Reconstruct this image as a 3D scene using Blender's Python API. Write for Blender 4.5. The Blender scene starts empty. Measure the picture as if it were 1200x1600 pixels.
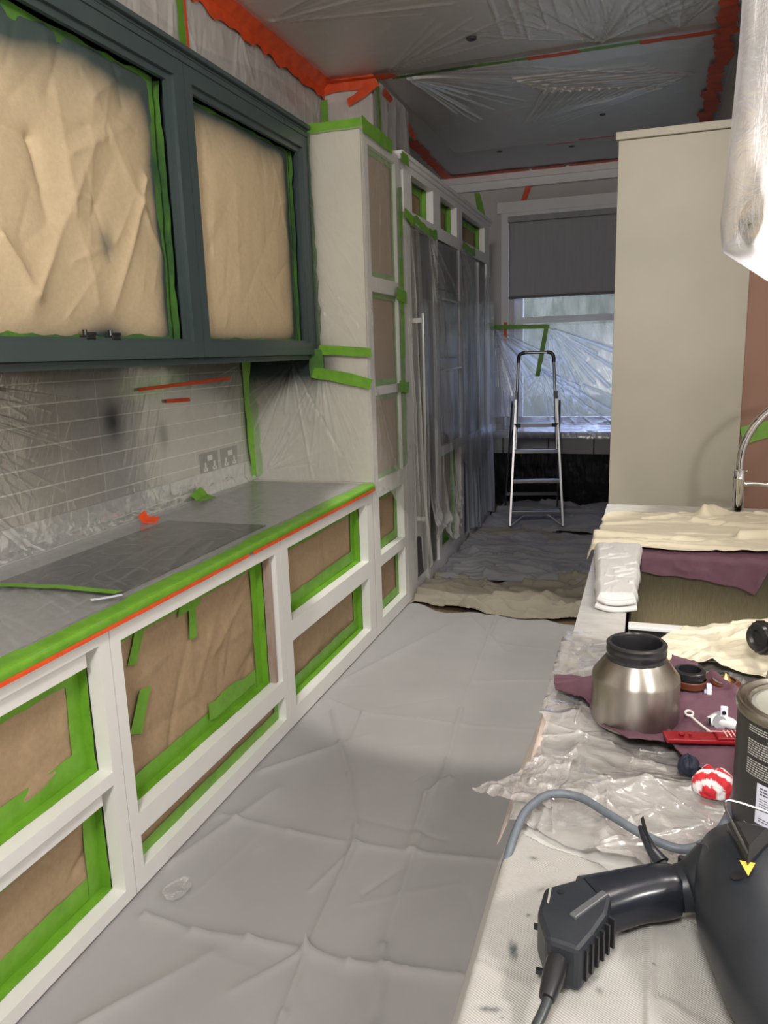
import bpy, bmesh, math, random
import numpy as np
from mathutils import Matrix, Vector
PI = math.pi
# ------------------------------------------------------------------ camera
SC = bpy.context.scene
COL = SC.collection
def _cam():
    yaw, pitch, roll = math.radians(-19.016), math.radians(-11.6216), math.radians(-1.8077)
    cy, sy, cp, sp, cr, sr = math.cos(yaw), math.sin(yaw), math.cos(pitch), math.sin(pitch), math.cos(roll), math.sin(roll)
    f = Vector((sy*cp, cy*cp, sp)); r = Vector((cy, -sy, 0)); u = r.cross(f)
    r2 = r*cr + u*sr; u2 = -r*sr + u*cr
    cd = bpy.data.cameras.new('camera'); c = bpy.data.objects.new('camera', cd); COL.objects.link(c)
    m = Matrix((r2, u2, -f)).transposed().to_4x4(); m.translation = Vector((0, 0, 1.65)); c.matrix_world = m
    cd.sensor_fit = 'VERTICAL'; cd.sensor_height = 36; cd.lens = 1200/1600*36; cd.clip_start = .02
    SC.camera = c
_cam()
# ------------------------------------------------------------------ world, lamps, exposure
W = bpy.data.worlds.new('sky'); SC.world = W; W.use_nodes = True
bg = W.node_tree.nodes['Background']; bg.inputs[0].default_value = (.52, .60, 1.0, 1); bg.inputs[1].default_value = 4.6
def lamp(name, kind, loc, power, col=(1, .93, .84), size=.2, aim=None, **k):
    d = bpy.data.lights.new(name, kind); d.energy = power; d.color = col
    if kind == 'AREA': d.shape = 'DISK'; d.size = size
    else: d.shadow_soft_size = size
    for a, b in k.items(): setattr(d, a, b)
    o = bpy.data.objects.new(name, d); COL.objects.link(o); o.location = loc
    if aim: o.rotation_euler = (Vector(aim)-Vector(loc)).to_track_quat('-Z', 'Y').to_euler()
    return o
lamp('key_light_right', 'POINT', (1.2, .2, 2.10), 74, (1, .965, .915), .11)  # added key light out of frame, standing in for the wrapped pendants' light
lamp('fill_light_near', 'AREA', (-.1, -1.0, 3.1), 68, (1, .965, .93), .6, aim=(-.5, 3.0, 1.2))  # added fill behind the camera, in place of unseen ceiling downlights
lamp('ceiling_lamp_island', 'AREA', (1.3, 2.6, 3.3), 12, (1, .94, .86), .4, aim=(.4, 2.4, .9))
lamp('downlight_pool', 'SPOT', (-.74, 3.85, 3.36), 150, (1, .96, .86), .05, aim=(-.80, 3.85, 0), spot_size=math.radians(39), spot_blend=.25)
SC.view_settings.view_transform = 'Standard'; SC.view_settings.look = 'None'
SC.view_settings.exposure = 0.5; SC.view_settings.gamma = 1; SC.view_settings.use_curve_mapping = False
cy_ = SC.cycles; cy_.max_bounces = 7; cy_.diffuse_bounces = 4; cy_.transparent_max_bounces = 24; cy_.caustics_reflective = False; cy_.caustics_refractive = False
cy_.use_denoising = True; cy_.sample_clamp_indirect = 4

# ------------------------------------------------------------------ numeric helpers
_rng = np.random.default_rng(7)
_TAB = _rng.random((256, 256))
def vn(x, y, seed=0):
    x = np.asarray(x, float)+seed*17.31; y = np.asarray(y, float)+seed*9.77
    xi = np.floor(x).astype(int); yi = np.floor(y).astype(int); fx = x-xi; fy = y-yi
    fx = fx*fx*(3-2*fx); fy = fy*fy*(3-2*fy)
    a = _TAB[xi % 256, yi % 256]; b = _TAB[(xi+1) % 256, yi % 256]; c = _TAB[xi % 256, (yi+1) % 256]; d = _TAB[(xi+1) % 256, (yi+1) % 256]
    return (a*(1-fx)+b*fx)*(1-fy)+(c*(1-fx)+d*fx)*fy
def fbm(x, y, seed=0, o=4):
    s = 0; a = .5; t = 0
    for i in range(o):
        s = s+a*vn(x*2**i, y*2**i, seed+i*3); t += a; a *= .5
    return s/t
def ridge(x, y, seed=0, o=3):
    s = 0; a = .5; t = 0
    for i in range(o):
        s = s+a*(1-np.abs(2*vn(x*2**i, y*2**i, seed+i*3)-1))**2; t += a; a *= .5
    return s/t
def folds(U, V, segs, sharp=False):
    """segs: (u0, v0, u1, v1, width, height): ridges along line pieces, tapering at the ends"""
    H = np.zeros_like(U)
    for (u0, v0, u1, v1, w, h) in segs:
        du, dv = u1-u0, v1-v0; L = math.hypot(du, dv)+1e-9
        t = ((U-u0)*du+(V-v0)*dv)/L/L; d = ((U-u0)*dv-(V-v0)*du)/L
        tc = np.clip(t, 0, 1); e = np.maximum(np.abs(t-tc)*L, 0)
        dd = np.sqrt(d*d+e*e)
        ww = w*(.45+.55*tc)
        p = np.exp(-dd/ww) if sharp else np.exp(-(dd/ww)**2)
        H += h*p*(1-.5*tc)
    return H
def fan(cx, cy, a0, a1, n, L, w, h, seed=0):
    r = random.Random(seed); out = []
    for i in range(n):
        a = math.radians(a0+(a1-a0)*(i+r.uniform(.1, .9))/n); l = L*r.uniform(.35, 1); s = r.uniform(0, .12)*L
        out.append((cx+math.cos(a)*s, cy+math.sin(a)*s, cx+math.cos(a)*l, cy+math.sin(a)*l, w*r.uniform(.5, 1.4), h*r.uniform(.4, 1.2)*r.choice((1, 1, -.8))))
    return out
def scatter_creases(u0, u1, v0, v1, n, L, w, h, seed=0, ang=None):
    r = random.Random(seed); out = []
    for i in range(n):
        a = r.uniform(0, PI) if ang is None else math.radians(r.uniform(*ang)); l = L*r.uniform(.3, 1)
        x, y = r.uniform(u0, u1), r.uniform(v0, v1)
        out.append((x, y, x+math.cos(a)*l, y+math.sin(a)*l, w*r.uniform(.6, 1.4), h*r.uniform(.4, 1)*r.choice((1, -1))))
    return out
def poly_segs(pts, w, h):
    return [(a[0], a[1], b[0], b[1], w, h) for a, b in zip(pts, pts[1:])]

# ------------------------------------------------------------------ object helpers
def setp(o, label=None, cat=None, group=None, kind=None):
    if label: o['label'] = label
    if cat: o['category'] = cat
    if group: o['group'] = group
    if kind: o['kind'] = kind
    return o
def thing(name, label, cat, loc=(0, 0, 0), rot=0, group=None, local=False):
    o = bpy.data.objects.new(name, None); COL.objects.link(o); o.location = loc; o.rotation_euler = (0, 0, rot)
    o.empty_display_size = .05
    OFF[o.name] = Vector((0, 0, 0)) if local else -Vector(loc)
    return setp(o, label, cat, group)
OFF = {}
def link(name, me, mat, parent=None, **k):
    o = bpy.data.objects.new(name, me); COL.objects.link(o)
    if mat is not None:
        for m in (mat if isinstance(mat, (list, tuple)) else [mat]): me.materials.append(m)
    if parent is not None:
        o.parent = parent
        if parent.name in OFF: o.location = OFF[parent.name]
    setp(o, **k)
    return o
class MB:
    def __init__(s): s.b = bmesh.new()
    def box(s, x0, x1, y0, y1, z0, z1, bev=0):
        m = Matrix.Translation(((x0+x1)/2, (y0+y1)/2, (z0+z1)/2)) @ Matrix.Diagonal((abs(x1-x0), abs(y1-y0), abs(z1-z0), 1))
        r = bmesh.ops.create_cube(s.b, size=1, matrix=m)
        if bev:
            es = set(e for v in r['verts'] for e in v.link_edges)
            bmesh.ops.bevel(s.b, geom=list(es), offset=bev, segments=2, affect='EDGES', profile=.5)
        return s
    def obox(s, c, ax, ay, az, hx, hy, hz, bev=0):
        """oriented box: centre, three unit axes, half sizes"""
        R = Matrix((ax, ay, az)).transposed().to_4x4()
        m = Matrix.Translation(c) @ R @ Matrix.Diagonal((2*hx, 2*hy, 2*hz, 1))
        r = bmesh.ops.create_cube(s.b, size=1, matrix=m)
        if bev:
            es = set(e for v in r['verts'] for e in v.link_edges)
            bmesh.ops.bevel(s.b, geom=list(es), offset=bev, segments=2, affect='EDGES', profile=.5)
        return s
    def bar(s, p, q, w, d, bev=0, up=(0, 0, 1)):
        p = Vector(p); q = Vector(q); t = (q-p); L = t.length; t.normalize()
        u = Vector(up); a = t.cross(u)
        if a.length < 1e-4: a = t.cross(Vector((0, 1, 0)))
        a.normalize(); b = a.cross(t)
        return s.obox((p+q)/2, a, b, t, w/2, d/2, L/2, bev)
    def cyl(s, p, q, r, r2=None, n=24, cap=True):
        p = Vector(p); q = Vector(q); t = q-p; L = t.length
        m = Matrix.Translation((p+q)/2) @ t.to_track_quat('Z', 'Y').to_matrix().to_4x4()
        bmesh.ops.create_cone(s.b, cap_ends=cap, segments=n, radius1=r, radius2=r if r2 is None else r2, depth=L, matrix=m)
        return s
    def lathe(s, prof, c=(0, 0, 0), n=48, axis=None):
        c = Vector(c); q = Vector(axis).to_track_quat('Z', 'Y').to_matrix() if axis else Matrix.Identity(3)
        rings = []
        for (r, z) in prof:
            rings.append([s.b.verts.new(c+q @ Vector((r*math.cos(2*PI*i/n), r*math.sin(2*PI*i/n), z))) for i in range(n)] if r > 1e-6 else [s.b.verts.new(c+q @ Vector((0, 0, z)))])
        for A, B in zip(rings, rings[1:]):
            for i in range(n):
                j = (i+1) % n
                if len(A) == 1 and len(B) == 1: continue
                if len(A) == 1: s.b.faces.new((A[0], B[i], B[j]))
                elif len(B) == 1: s.b.faces.new((A[i], A[j], B[0]))
                else: s.b.faces.new((A[i], A[j], B[j], B[i]))
        return s
    def loft(s, rings, close=True):
        """rings: list of lists of points, equal length"""
        R = [[s.b.verts.new(p) for p in ring] for ring in rings]; n = len(R[0])
        for A, B in zip(R, R[1:]):
            for i in range(n): s.b.faces.new((A[i], A[(i+1) % n], B[(i+1) % n], B[i]))
        if close: s.b.faces.new(R[0][::-1]); s.b.faces.new(R[-1])
        return s
    def tube(s, pts, r, n=12, sm=6):
        P = smooth_path(pts, sm) if sm else [Vector(p) for p in pts]
        rings = []; up = Vector((0, 0, 1)); 
        for i, p in enumerate(P):
            t = (P[min(i+1, len(P)-1)]-P[max(i-1, 0)]).normalized()
            a = t.cross(up)
            if a.length < .05: a = t.cross(Vector((1, 0, 0)))
            a.normalize(); b = t.cross(a); up = -b if b.dot(up) < 0 else b
            a = t.cross(up).normalized(); b = up-(up.dot(t))*t; b.normalize()
            rr = r[min(int(i*len(r)/len(P)), len(r)-1)] if isinstance(r, (list, tuple)) else r
            rings.append([p+a*rr*math.cos(2*PI*k/n)+b*rr*math.sin(2*PI*k/n) for k in range(n)])
        return s.loft(rings)
    def quad(s, *p):
        s.b.faces.new([s.b.verts.new(q) for q in p]); return s
    def build(s, name, mat, parent=None, smooth=False, **k):
        me = bpy.data.meshes.new(name); bmesh.ops.recalc_face_normals(s.b, faces=s.b.faces[:]) if not getattr(s, 'keep', False) else None
        s.b.to_mesh(me); s.b.free()
        if smooth:
            me.polygons.foreach_set('use_smooth', [True]*len(me.polygons))
            try: me.set_sharp_from_angle(angle=math.radians(38))
            except Exception: pass
        return link(name, me, mat, parent, **k)
def smooth_path(pts, k=6):
    P = [Vector(p) for p in pts]; out = []
    for i in range(len(P)-1):
        a = P[max(i-1, 0)]; b = P[i]; c = P[i+1]; d = P[min(i+2, len(P)-1)]
        for j in range(k):
            t = j/k
            out.append(.5*((2*b)+(c-a)*t+(2*a-5*b+4*c-d)*t*t+(3*b-a-3*c+d)*t**3))
    out.append(P[-1]); return out
def box(name, x0, x1, y0, y1, z0, z1, mat, parent=None, bev=0, **k): return MB().box(x0, x1, y0, y1, z0, z1, bev).build(name, mat, parent, **k)
def sheet(name, P, mat, parent=None, attrs=None, uv=None, mask=None, thick=0, **k):
    """P: (nu, nv, 3) grid of points"""
    nu, nv = P.shape[:2]; me = bpy.data.meshes.new(name)
    idx = np.arange(nu*nv).reshape(nu, nv)
    F = np.stack([idx[:-1, :-1], idx[1:, :-1], idx[1:, 1:], idx[:-1, 1:]], -1).reshape(-1, 4)
    if mask is not None:
        mk = mask[:-1, :-1] & mask[1:, :-1] & mask[1:, 1:] & mask[:-1, 1:]
        F = F[mk.reshape(-1)]
        used = np.zeros(nu*nv, bool); used[F.reshape(-1)] = True
        remap = np.cumsum(used)-1; F = remap[F]
    else: used = np.ones(nu*nv, bool)
    V = P.reshape(-1, 3)[used]
    me.vertices.add(len(V)); me.vertices.foreach_set('co', V.astype('f').ravel())
    me.loops.add(F.size); me.loops.foreach_set('vertex_index', F.astype('i').ravel())
    me.polygons.add(len(F)); me.polygons.foreach_set('loop_start', np.arange(0, F.size, 4, dtype='i'))
    me.update(calc_edges=True)
    me.polygons.foreach_set('use_smooth', np.ones(len(F), bool))
    for an, A in (attrs or {}).items():
        at = me.attributes.new(an, 'FLOAT', 'POINT'); at.data.foreach_set('value', np.broadcast_to(A, (nu, nv)).reshape(-1)[used].astype('f'))
    if uv is not None:
        l = me.uv_layers.new(name='UVMap'); uvf = np.stack([u.reshape(-1)[used] for u in uv], -1)[F.reshape(-1)]
        l.data.foreach_set('uv', uvf.astype('f').ravel())
    me.validate()
    o = link(name, me, mat, parent, **k)
    if thick:
        md = o.modifiers.new('thickness', 'SOLIDIFY'); md.thickness = thick; md.offset = 0
    return o
def UV(u0, u1, nu, v0, v1, nv): return np.meshgrid(np.linspace(u0, u1, nu), np.linspace(v0, v1, nv), indexing='ij')
def st3(x, y, z): return np.stack(np.broadcast_arrays(x, y, z), -1).astype(float)

# ------------------------------------------------------------------ materials
def nd(nt, t, **k):
    n = nt.nodes.new(t)
    for a, b in k.items():
        if a == 'i':
            for q, v in b.items(): n.inputs[q].default_value = v
        else: setattr(n, a, b)
    return n
def col4(c): return (c[0], c[1], c[2], 1)
def mat(name, col, rough=.5, metal=0, col2=None, nscale=8, namt=1, bump=0, bscale=200, coat=0, stretch=None, attr=None, acol=None, spec=.5, emit=0, trans=0, alpha=1, bdist=.002, uvn=False, sheen=0):
    m = bpy.data.materials.new(name); m.use_nodes = True; nt = m.node_tree; p = nt.nodes['Principled BSDF']; L = nt.links.new
    p.inputs['Base Color'].default_value = col4(col); p.inputs['Roughness'].default_value = rough; p.inputs['Metallic'].default_value = metal
    p.inputs['Specular IOR Level'].default_value = spec; p.inputs['Coat Weight'].default_value = coat
    p.inputs['Transmission Weight'].default_value = trans; p.inputs['Alpha'].default_value = alpha; p.inputs['Sheen Weight'].default_value = sheen
    if emit: p.inputs['Emission Color'].default_value = col4(col); p.inputs['Emission Strength'].default_value = emit
    tc = nd(nt, 'ShaderNodeTexCoord'); src = tc.outputs['UV' if uvn else 'Object']
    if stretch:
        mp = nd(nt, 'ShaderNodeMapping', i={'Scale': stretch}); L(src, mp.inputs[0]); src = mp.outputs[0]
    cur = None
    n1 = nd(nt, 'ShaderNodeTexNoise', i={'Scale': nscale, 'Detail': 5, 'Roughness': .6}); L(src, n1.inputs['Vector'])
    c2 = col2 or tuple(c*.88 for c in col)
    r = nd(nt, 'ShaderNodeMapRange', i={'From Min': .35, 'From Max': .68, 'To Min': 0, 'To Max': namt}); L(n1.outputs[0], r.inputs[0])
    mx = nd(nt, 'ShaderNodeMix', data_type='RGBA'); mx.inputs[6].default_value = col4(col); mx.inputs[7].default_value = col4(c2)
    L(r.outputs[0], mx.inputs[0]); cur = mx.outputs[2]
    if attr:
        at = nd(nt, 'ShaderNodeAttribute', attribute_name=attr)
        m2 = nd(nt, 'ShaderNodeMix', data_type='RGBA'); m2.inputs[7].default_value = col4(acol); L(at.outputs['Fac'], m2.inputs[0]); L(cur, m2.inputs[6]); cur = m2.outputs[2]
    L(cur, p.inputs['Base Color'])
    rr = nd(nt, 'ShaderNodeMapRange', i={'To Min': max(rough-.06, 0), 'To Max': min(rough+.08, 1)}); L(n1.outputs[0], rr.inputs[0]); L(rr.outputs[0], p.inputs['Roughness'])
    if bump:
        n2 = nd(nt, 'ShaderNodeTexNoise', i={'Scale': bscale, 'Detail': 3}); L(src, n2.inputs['Vector'])
        b = nd(nt, 'ShaderNodeBump', i={'Strength': bump, 'Distance': bdist}); L(n2.outputs[0], b.inputs['Height']); L(b.outputs[0], p.inputs['Normal'])
    return m
def weave(name, col, col2, scale=500, bump=.5, nscale=3, ratio=1.0, rot=0, namt=.7, attr=None, acol=None, rough=.85, bdist=.002):
    m = mat(name, col, rough, col2=col2, nscale=nscale, namt=namt, attr=attr, acol=acol, spec=.2, sheen=.1)
    nt = m.node_tree; L = nt.links.new; p = nt.nodes['Principled BSDF']
    tc = nd(nt, 'ShaderNodeTexCoord'); mp = nd(nt, 'ShaderNodeMapping', i={'Rotation': (0, 0, rot)}); L(tc.outputs['Object'], mp.inputs[0])
    w1 = nd(nt, 'ShaderNodeTexWave', i={'Scale': scale, 'Distortion': 1.2, 'Detail': 1, 'Detail Scale': 2}); w1.bands_direction = 'X'
    w2 = nd(nt, 'ShaderNodeTexWave', i={'Scale': scale*ratio, 'Distortion': 1.2, 'Detail': 1, 'Detail Scale': 2}); w2.bands_direction = 'Y'
    L(mp.outputs[0], w1.inputs[0]); L(mp.outputs[0], w2.inputs[0])
    a = nd(nt, 'ShaderNodeMath', operation='ADD'); L(w1.outputs[1], a.inputs[0]); L(w2.outputs[1], a.inputs[1])
    b = nd(nt, 'ShaderNodeBump', i={'Strength': bump, 'Distance': bdist}); L(a.outputs[0], b.inputs['Height']); L(b.outputs[0], p.inputs['Normal'])
    return m
def film(name, col=(.8, .8, .8), base=.22, kfold=.5, gloss=.12, rough=.16, kn=.12, bump=.6, su=60, sv=3, spray=(.015, .03, .03), transl=.15, bdist=.004):
    """thin clear polythene: transparent, hazier and whiter along its folds, glossy; attr fold, attr spray = paint mist that landed on it, on the end panel painted shadow"""
    m = bpy.data.materials.new(name); m.use_nodes = True; nt = m.node_tree; nt.nodes.clear(); L = nt.links.new
    out = nd(nt, 'ShaderNodeOutputMaterial'); uv = nd(nt, 'ShaderNodeTexCoord')
    mp = nd(nt, 'ShaderNodeMapping', i={'Scale': (su, sv, 1)}); L(uv.outputs['UV'], mp.inputs[0])
    n1 = nd(nt, 'ShaderNodeTexNoise', i={'Scale': 1, 'Detail': 5, 'Roughness': .62, 'Distortion': .6}); L(mp.outputs[0], n1.inputs['Vector'])
    mp2 = nd(nt, 'ShaderNodeMapping', i={'Scale': (su*.22, sv*2.2, 1), 'Location': (3, 7, 0)}); L(uv.outputs['UV'], mp2.inputs[0])
    n2 = nd(nt, 'ShaderNodeTexNoise', i={'Scale': 1, 'Detail': 4, 'Roughness': .6, 'Distortion': 1.2}); L(mp2.outputs[0], n2.inputs['Vector'])
    ad = nd(nt, 'ShaderNodeMath', operation='ADD'); L(n1.outputs[0], ad.inputs[0]); L(n2.outputs[0], ad.inputs[1])
    bp = nd(nt, 'ShaderNodeBump', i={'Strength': bump, 'Distance': bdist}); L(ad.outputs[0], bp.inputs['Height'])
    at = nd(nt, 'ShaderNodeAttribute', attribute_name='fold'); sp = nd(nt, 'ShaderNodeAttribute', attribute_name='spray')
    st = nd(nt, 'ShaderNodeMapRange', i={'From Min': .52, 'From Max': .72, 'To Min': 0, 'To Max': kn}); L(n1.outputs[0], st.inputs[0])
    f1 = nd(nt, 'ShaderNodeMath', operation='MULTIPLY_ADD', i={1: kfold, 2: base}); L(at.outputs['Fac'], f1.inputs[0])
    f2 = nd(nt, 'ShaderNodeMath', operation='ADD', use_clamp=True); L(f1.outputs[0], f2.inputs[0]); L(st.outputs[0], f2.inputs[1])
    tr = nd(nt, 'ShaderNodeBsdfTransparent'); df = nd(nt, 'ShaderNodeBsdfDiffuse', i={'Color': col4(col)}); tl = nd(nt, 'ShaderNodeBsdfTranslucent', i={'Color': col4(col)})
    gl = nd(nt, 'ShaderNodeBsdfGlossy', i={'Color': (1, 1, 1, 1), 'Roughness': rough})
    for n in (df, tl, gl): L(bp.outputs[0], n.inputs['Normal'])
    dt = nd(nt, 'ShaderNodeMixShader', i={0: transl}); L(df.outputs[0], dt.inputs[1]); L(tl.outputs[0], dt.inputs[2])
    a = nd(nt, 'ShaderNodeMixShader'); L(f2.outputs[0], a.inputs[0]); L(tr.outputs[0], a.inputs[1]); L(dt.outputs[0], a.inputs[2])
    lw = nd(nt, 'ShaderNodeFresnel', i={'IOR': 1.45}); L(bp.outputs[0], lw.inputs['Normal'])
    g1 = nd(nt, 'ShaderNodeMath', operation='MULTIPLY_ADD', i={1: gloss*5, 2: gloss*.3}, use_clamp=True); L(lw.outputs[0], g1.inputs[0])
    fa_ = nd(nt, 'ShaderNodeAttribute', attribute_name='flat'); fm = nd(nt, 'ShaderNodeMath', operation='MULTIPLY_ADD', i={1: -.55, 2: 1}); L(fa_.outputs['Fac'], fm.inputs[0])
    g2_ = nd(nt, 'ShaderNodeMath', operation='MULTIPLY'); L(g1.outputs[0], g2_.inputs[0]); L(fm.outputs[0], g2_.inputs[1]); g1 = g2_
    b = nd(nt, 'ShaderNodeMixShader'); L(g1.outputs[0], b.inputs[0]); L(a.outputs[0], b.inputs[1]); L(gl.outputs[0], b.inputs[2])
    sd = nd(nt, 'ShaderNodeBsdfDiffuse', i={'Color': col4(spray)})
    c = nd(nt, 'ShaderNodeMixShader'); L(sp.outputs['Fac'], c.inputs[0]); L(b.outputs[0], c.inputs[1]); L(sd.outputs[0], c.inputs[2])
    L(c.outputs[0], out.inputs['Surface'])
    return m

M = {}
M['white'] = mat('white_primer', (.80, .79, .77), .45, col2=(.74, .73, .71), nscale=5, namt=.5, bump=.15, bscale=300)
M['white_far'] = M['white']
M['green_paint'] = mat('dark_green_lacquer', (.044, .064, .066), .30, col2=(.052, .074, .074), nscale=3, bump=.1, bscale=400)
M['tape_green'] = mat('green_masking_tape', (.165, .385, .03), .42, col2=(.12, .30, .02), nscale=14, bump=.5, bscale=40, spec=.5)
M['tape_green_sprayed'] = mat('green_tape_dusted_with_paint', (.035, .085, .035), .4, col2=(.11, .28, .03), namt=.8, nscale=4.5, bump=.5, bscale=40)
M['tape_red'] = mat('orange_red_tape', (.80, .10, .02), .5, col2=(.66, .07, .015), nscale=12, bump=.4, bscale=50)
M['kraft'] = mat('brown_kraft_paper', (.40, .285, .175), .75, col2=(.34, .235, .14), nscale=60, namt=.8, bump=.3, bscale=350, attr='spray', acol=(.03, .055, .055), spec=.3)
M['kraft_pale'] = mat('pale_kraft_paper', (.56, .44, .28), .72, col2=(.50, .385, .24), nscale=60, namt=.8, bump=.3, bscale=350, attr='spray', acol=(.035, .06, .06), spec=.3)
M['wall'] = mat('painted_plaster_wall', (.60, .565, .53), .8, col2=(.56, .53, .50), nscale=2, bump=.1, bscale=100)
M['ceil'] = mat('ceiling_paint', (.74, .71, .67), .9, nscale=2, namt=.4)
M['tile'] = mat('taupe_glazed_tile', (.43, .41, .375), .25, col2=(.36, .34, .31), nscale=6, bump=.1, bscale=30)
M['grout'] = mat('pale_grout', (.86, .85, .81), .9, nscale=30)
M['stone'] = mat('grey_worktop', (.27, .27, .265), .35, col2=(.21, .21, .205), nscale=40)
M['marble'] = mat('pale_veined_marble', (.58, .57, .54), .3, col2=(.40, .39, .37), nscale=5, stretch=(3, 9, 3), namt=.7)
M['hob'] = mat('black_hob_glass', (.010, .010, .011), .3, spec=.25)
M['steel'] = mat('brushed_steel', (.44, .41, .37), .34, 1, col2=(.36, .335, .30), nscale=6, stretch=(8, 8, 1))
M['steel'].node_tree.nodes['Principled BSDF'].inputs['Anisotropic'].default_value = .8; M['steel'].node_tree.nodes['Principled BSDF'].inputs['Anisotropic Rotation'].default_value = .25
M['sink'] = mat('brushed_sink_steel', (.30, .27, .20), .36, 1, col2=(.22, .20, .145), nscale=12, stretch=(40, 1, 3), bump=.3, bscale=40)
M['chrome'] = mat('polished_chrome', (.75, .75, .76), .06, 1, namt=.2)
M['alu'] = mat('aluminium', (.34, .34, .35), .33, 1, nscale=30, stretch=(1, 1, 10))
M['black'] = mat('black_plastic', (.012, .012, .014), .28, col2=(.018, .018, .02))
M['gun'] = mat('charcoal_moulded_plastic', (.013, .016, .021), .40, col2=(.022, .025, .030), nscale=9, bump=.25, bscale=700, bdist=.001)
M['gun_grip'] = mat('dark_navy_grip_plastic', (.010, .012, .018), .24, col2=(.016, .018, .024), nscale=9)
M['cord'] = mat('grey_blue_rubber_cord', (.085, .10, .12), .5, col2=(.12, .14, .16), nscale=60)
M['cord_dark'] = mat('dark_rubber_cord', (.03, .034, .038), .4)
M['can'] = mat('charcoal_printed_can', (.028, .027, .027), .38, nscale=5)
M['rimsteel'] = mat('can_rim_steel', (.42, .39, .34), .28, 1, col2=(.30, .28, .25), nscale=20)
M['paint'] = mat('dried_cream_paint', (.27, .27, .23), .35, col2=(.22, .22, .19), nscale=9)
M['print'] = mat('pale_print', (.55, .54, .5), .6)
M['ink'] = mat('dark_ink', (.08, .08, .12), .6)
M['label'] = mat('white_paper_sticker', (.74, .75, .86), .6, namt=.3)
M['canvas'] = weave('grey_dust_sheet', (.365, .355, .36), (.33, .32, .325), 420, .12, 2.5)
M['canvas_warm'] = weave('beige_dust_sheet', (.31, .28, .225), (.25, .225, .18), 380, .12, 3)
M['canvas_blue'] = weave('bluish_grey_dust_sheet', (.31, .31, .33), (.26, .26, .28), 380, .12, 3)
M['twill'] = weave('ribbed_cotton_sheet', (.48, .46, .43), (.41, .39, .365), 300, .6, 6, ratio=.35, rot=.5, namt=.5, attr='spray', acol=(.03, .05, .055), bdist=.0025)
M['cream'] = weave('cream_cotton', (.70, .64, .49), (.62, .555, .41), 420, .2, 6, namt=.6)
M['whitecloth'] = weave('white_jersey', (.68, .67, .66), (.60, .59, .58), 500, .2, 9, namt=.4)
M['purple'] = weave('mauve_towelling', (.30, .125, .18), (.225, .09, .135), 480, .8, 12, bdist=.003)
M['cream_wall'] = mat('cream_cabinet_lacquer', (.385, .355, .285), .5, col2=(.355, .33, .265), nscale=2)
M['brown'] = mat('brown_masking_wall', (.30, .17, .125), .7, col2=(.27, .15, .105), nscale=2)
M['blind'] = mat('grey_blind_fabric', (.42, .41, .42), .85, col2=(.38, .37, .38), nscale=4, stretch=(8, 1, .6))
M['glass'] = None
M['red'] = mat('red_plastic', (.24, .008, .014), .25)
M['brass'] = mat('brass', (.75, .48, .16), .25, 1)
M['copper'] = mat('dark_brown_amber_plastic', (.10, .03, .015), .25)
M['yellow'] = mat('yellow_mark', (.75, .45, .05), .5)
M['darkfilm'] = mat('black_polythene', (.010, .010, .012), .22, bump=.8, bscale=5, stretch=(6, 6, 1.2), bdist=.02)
M['wood'] = mat('raw_wood_strip', (.42, .37, .33), .6, col2=(.30, .18, .14), nscale=9, stretch=(1, 1, .3))
M['hedge'] = mat('hedge_green', (.085, .085, .045), .9, col2=(.17, .16, .10), nscale=2.2, stretch=(3, 3, .35), bump=.6, bscale=6, bdist=.03)
M['lawn'] = mat('garden_ground', (.20, .24, .10), .9)
M['darkgrey'] = mat('dark_grey_door', (.115, .115, .12), .4, nscale=3)
M['oven'] = mat('black_oven_glass', (.02, .02, .024), .14)
M['film'] = film('clear_polythene', (.88, .88, .87), base=.07, kfold=.6, gloss=.085, kn=.12, rough=.15, su=30, bump=.22)
M['film_side'] = film('clear_polythene_taut', (.82, .81, .76), base=.13, kfold=.4, gloss=.05, kn=.08, rough=.25, su=40, sv=6)
M['film_wall'] = film('milky_polythene', (.88, .85, .81), base=.55, kfold=.4, gloss=.12, kn=.15, rough=.2, su=18, sv=5)
M['film_ceil'] = film('ceiling_polythene', (.84, .81, .78), base=.42, kfold=1.0, gloss=.05, kn=.08, rough=.38, su=10, sv=10, bump=.3)
M['film_win'] = film('window_polythene', (.80, .84, .92), transl=.5, base=.20, kfold=1.2, gloss=.14, kn=.16, rough=.2, su=22, sv=3)
M['film_thick'] = film('crumpled_thick_polythene', (.80, .76, .73), base=.20, kfold=.42, gloss=.32, kn=.15, rough=.09, su=9, sv=9, bump=.35, bdist=.008, transl=.2)
M['film_bag'] = film('white_polythene_bag', (.84, .84, .88), base=.42, kfold=.4, gloss=.12, kn=.10, rough=.25, su=8, sv=3, transl=.6)
mg = bpy.data.materials.new('window_glass'); mg.use_nodes = True; nt = mg.node_tree; nt.nodes.clear()
o_ = nd(nt, 'ShaderNodeOutputMaterial'); t_ = nd(nt, 'ShaderNodeBsdfTransparent', i={'Color': (.92, .95, .95, 1)}); g_ = nd(nt, 'ShaderNodeBsdfGlossy', i={'Roughness': .02}); x_ = nd(nt, 'ShaderNodeMixShader', i={0: .06})
nt.links.new(t_.outputs[0], x_.inputs[1]); nt.links.new(g_.outputs[0], x_.inputs[2]); nt.links.new(x_.outputs[0], o_.inputs[0]); M['glass'] = mg

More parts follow.
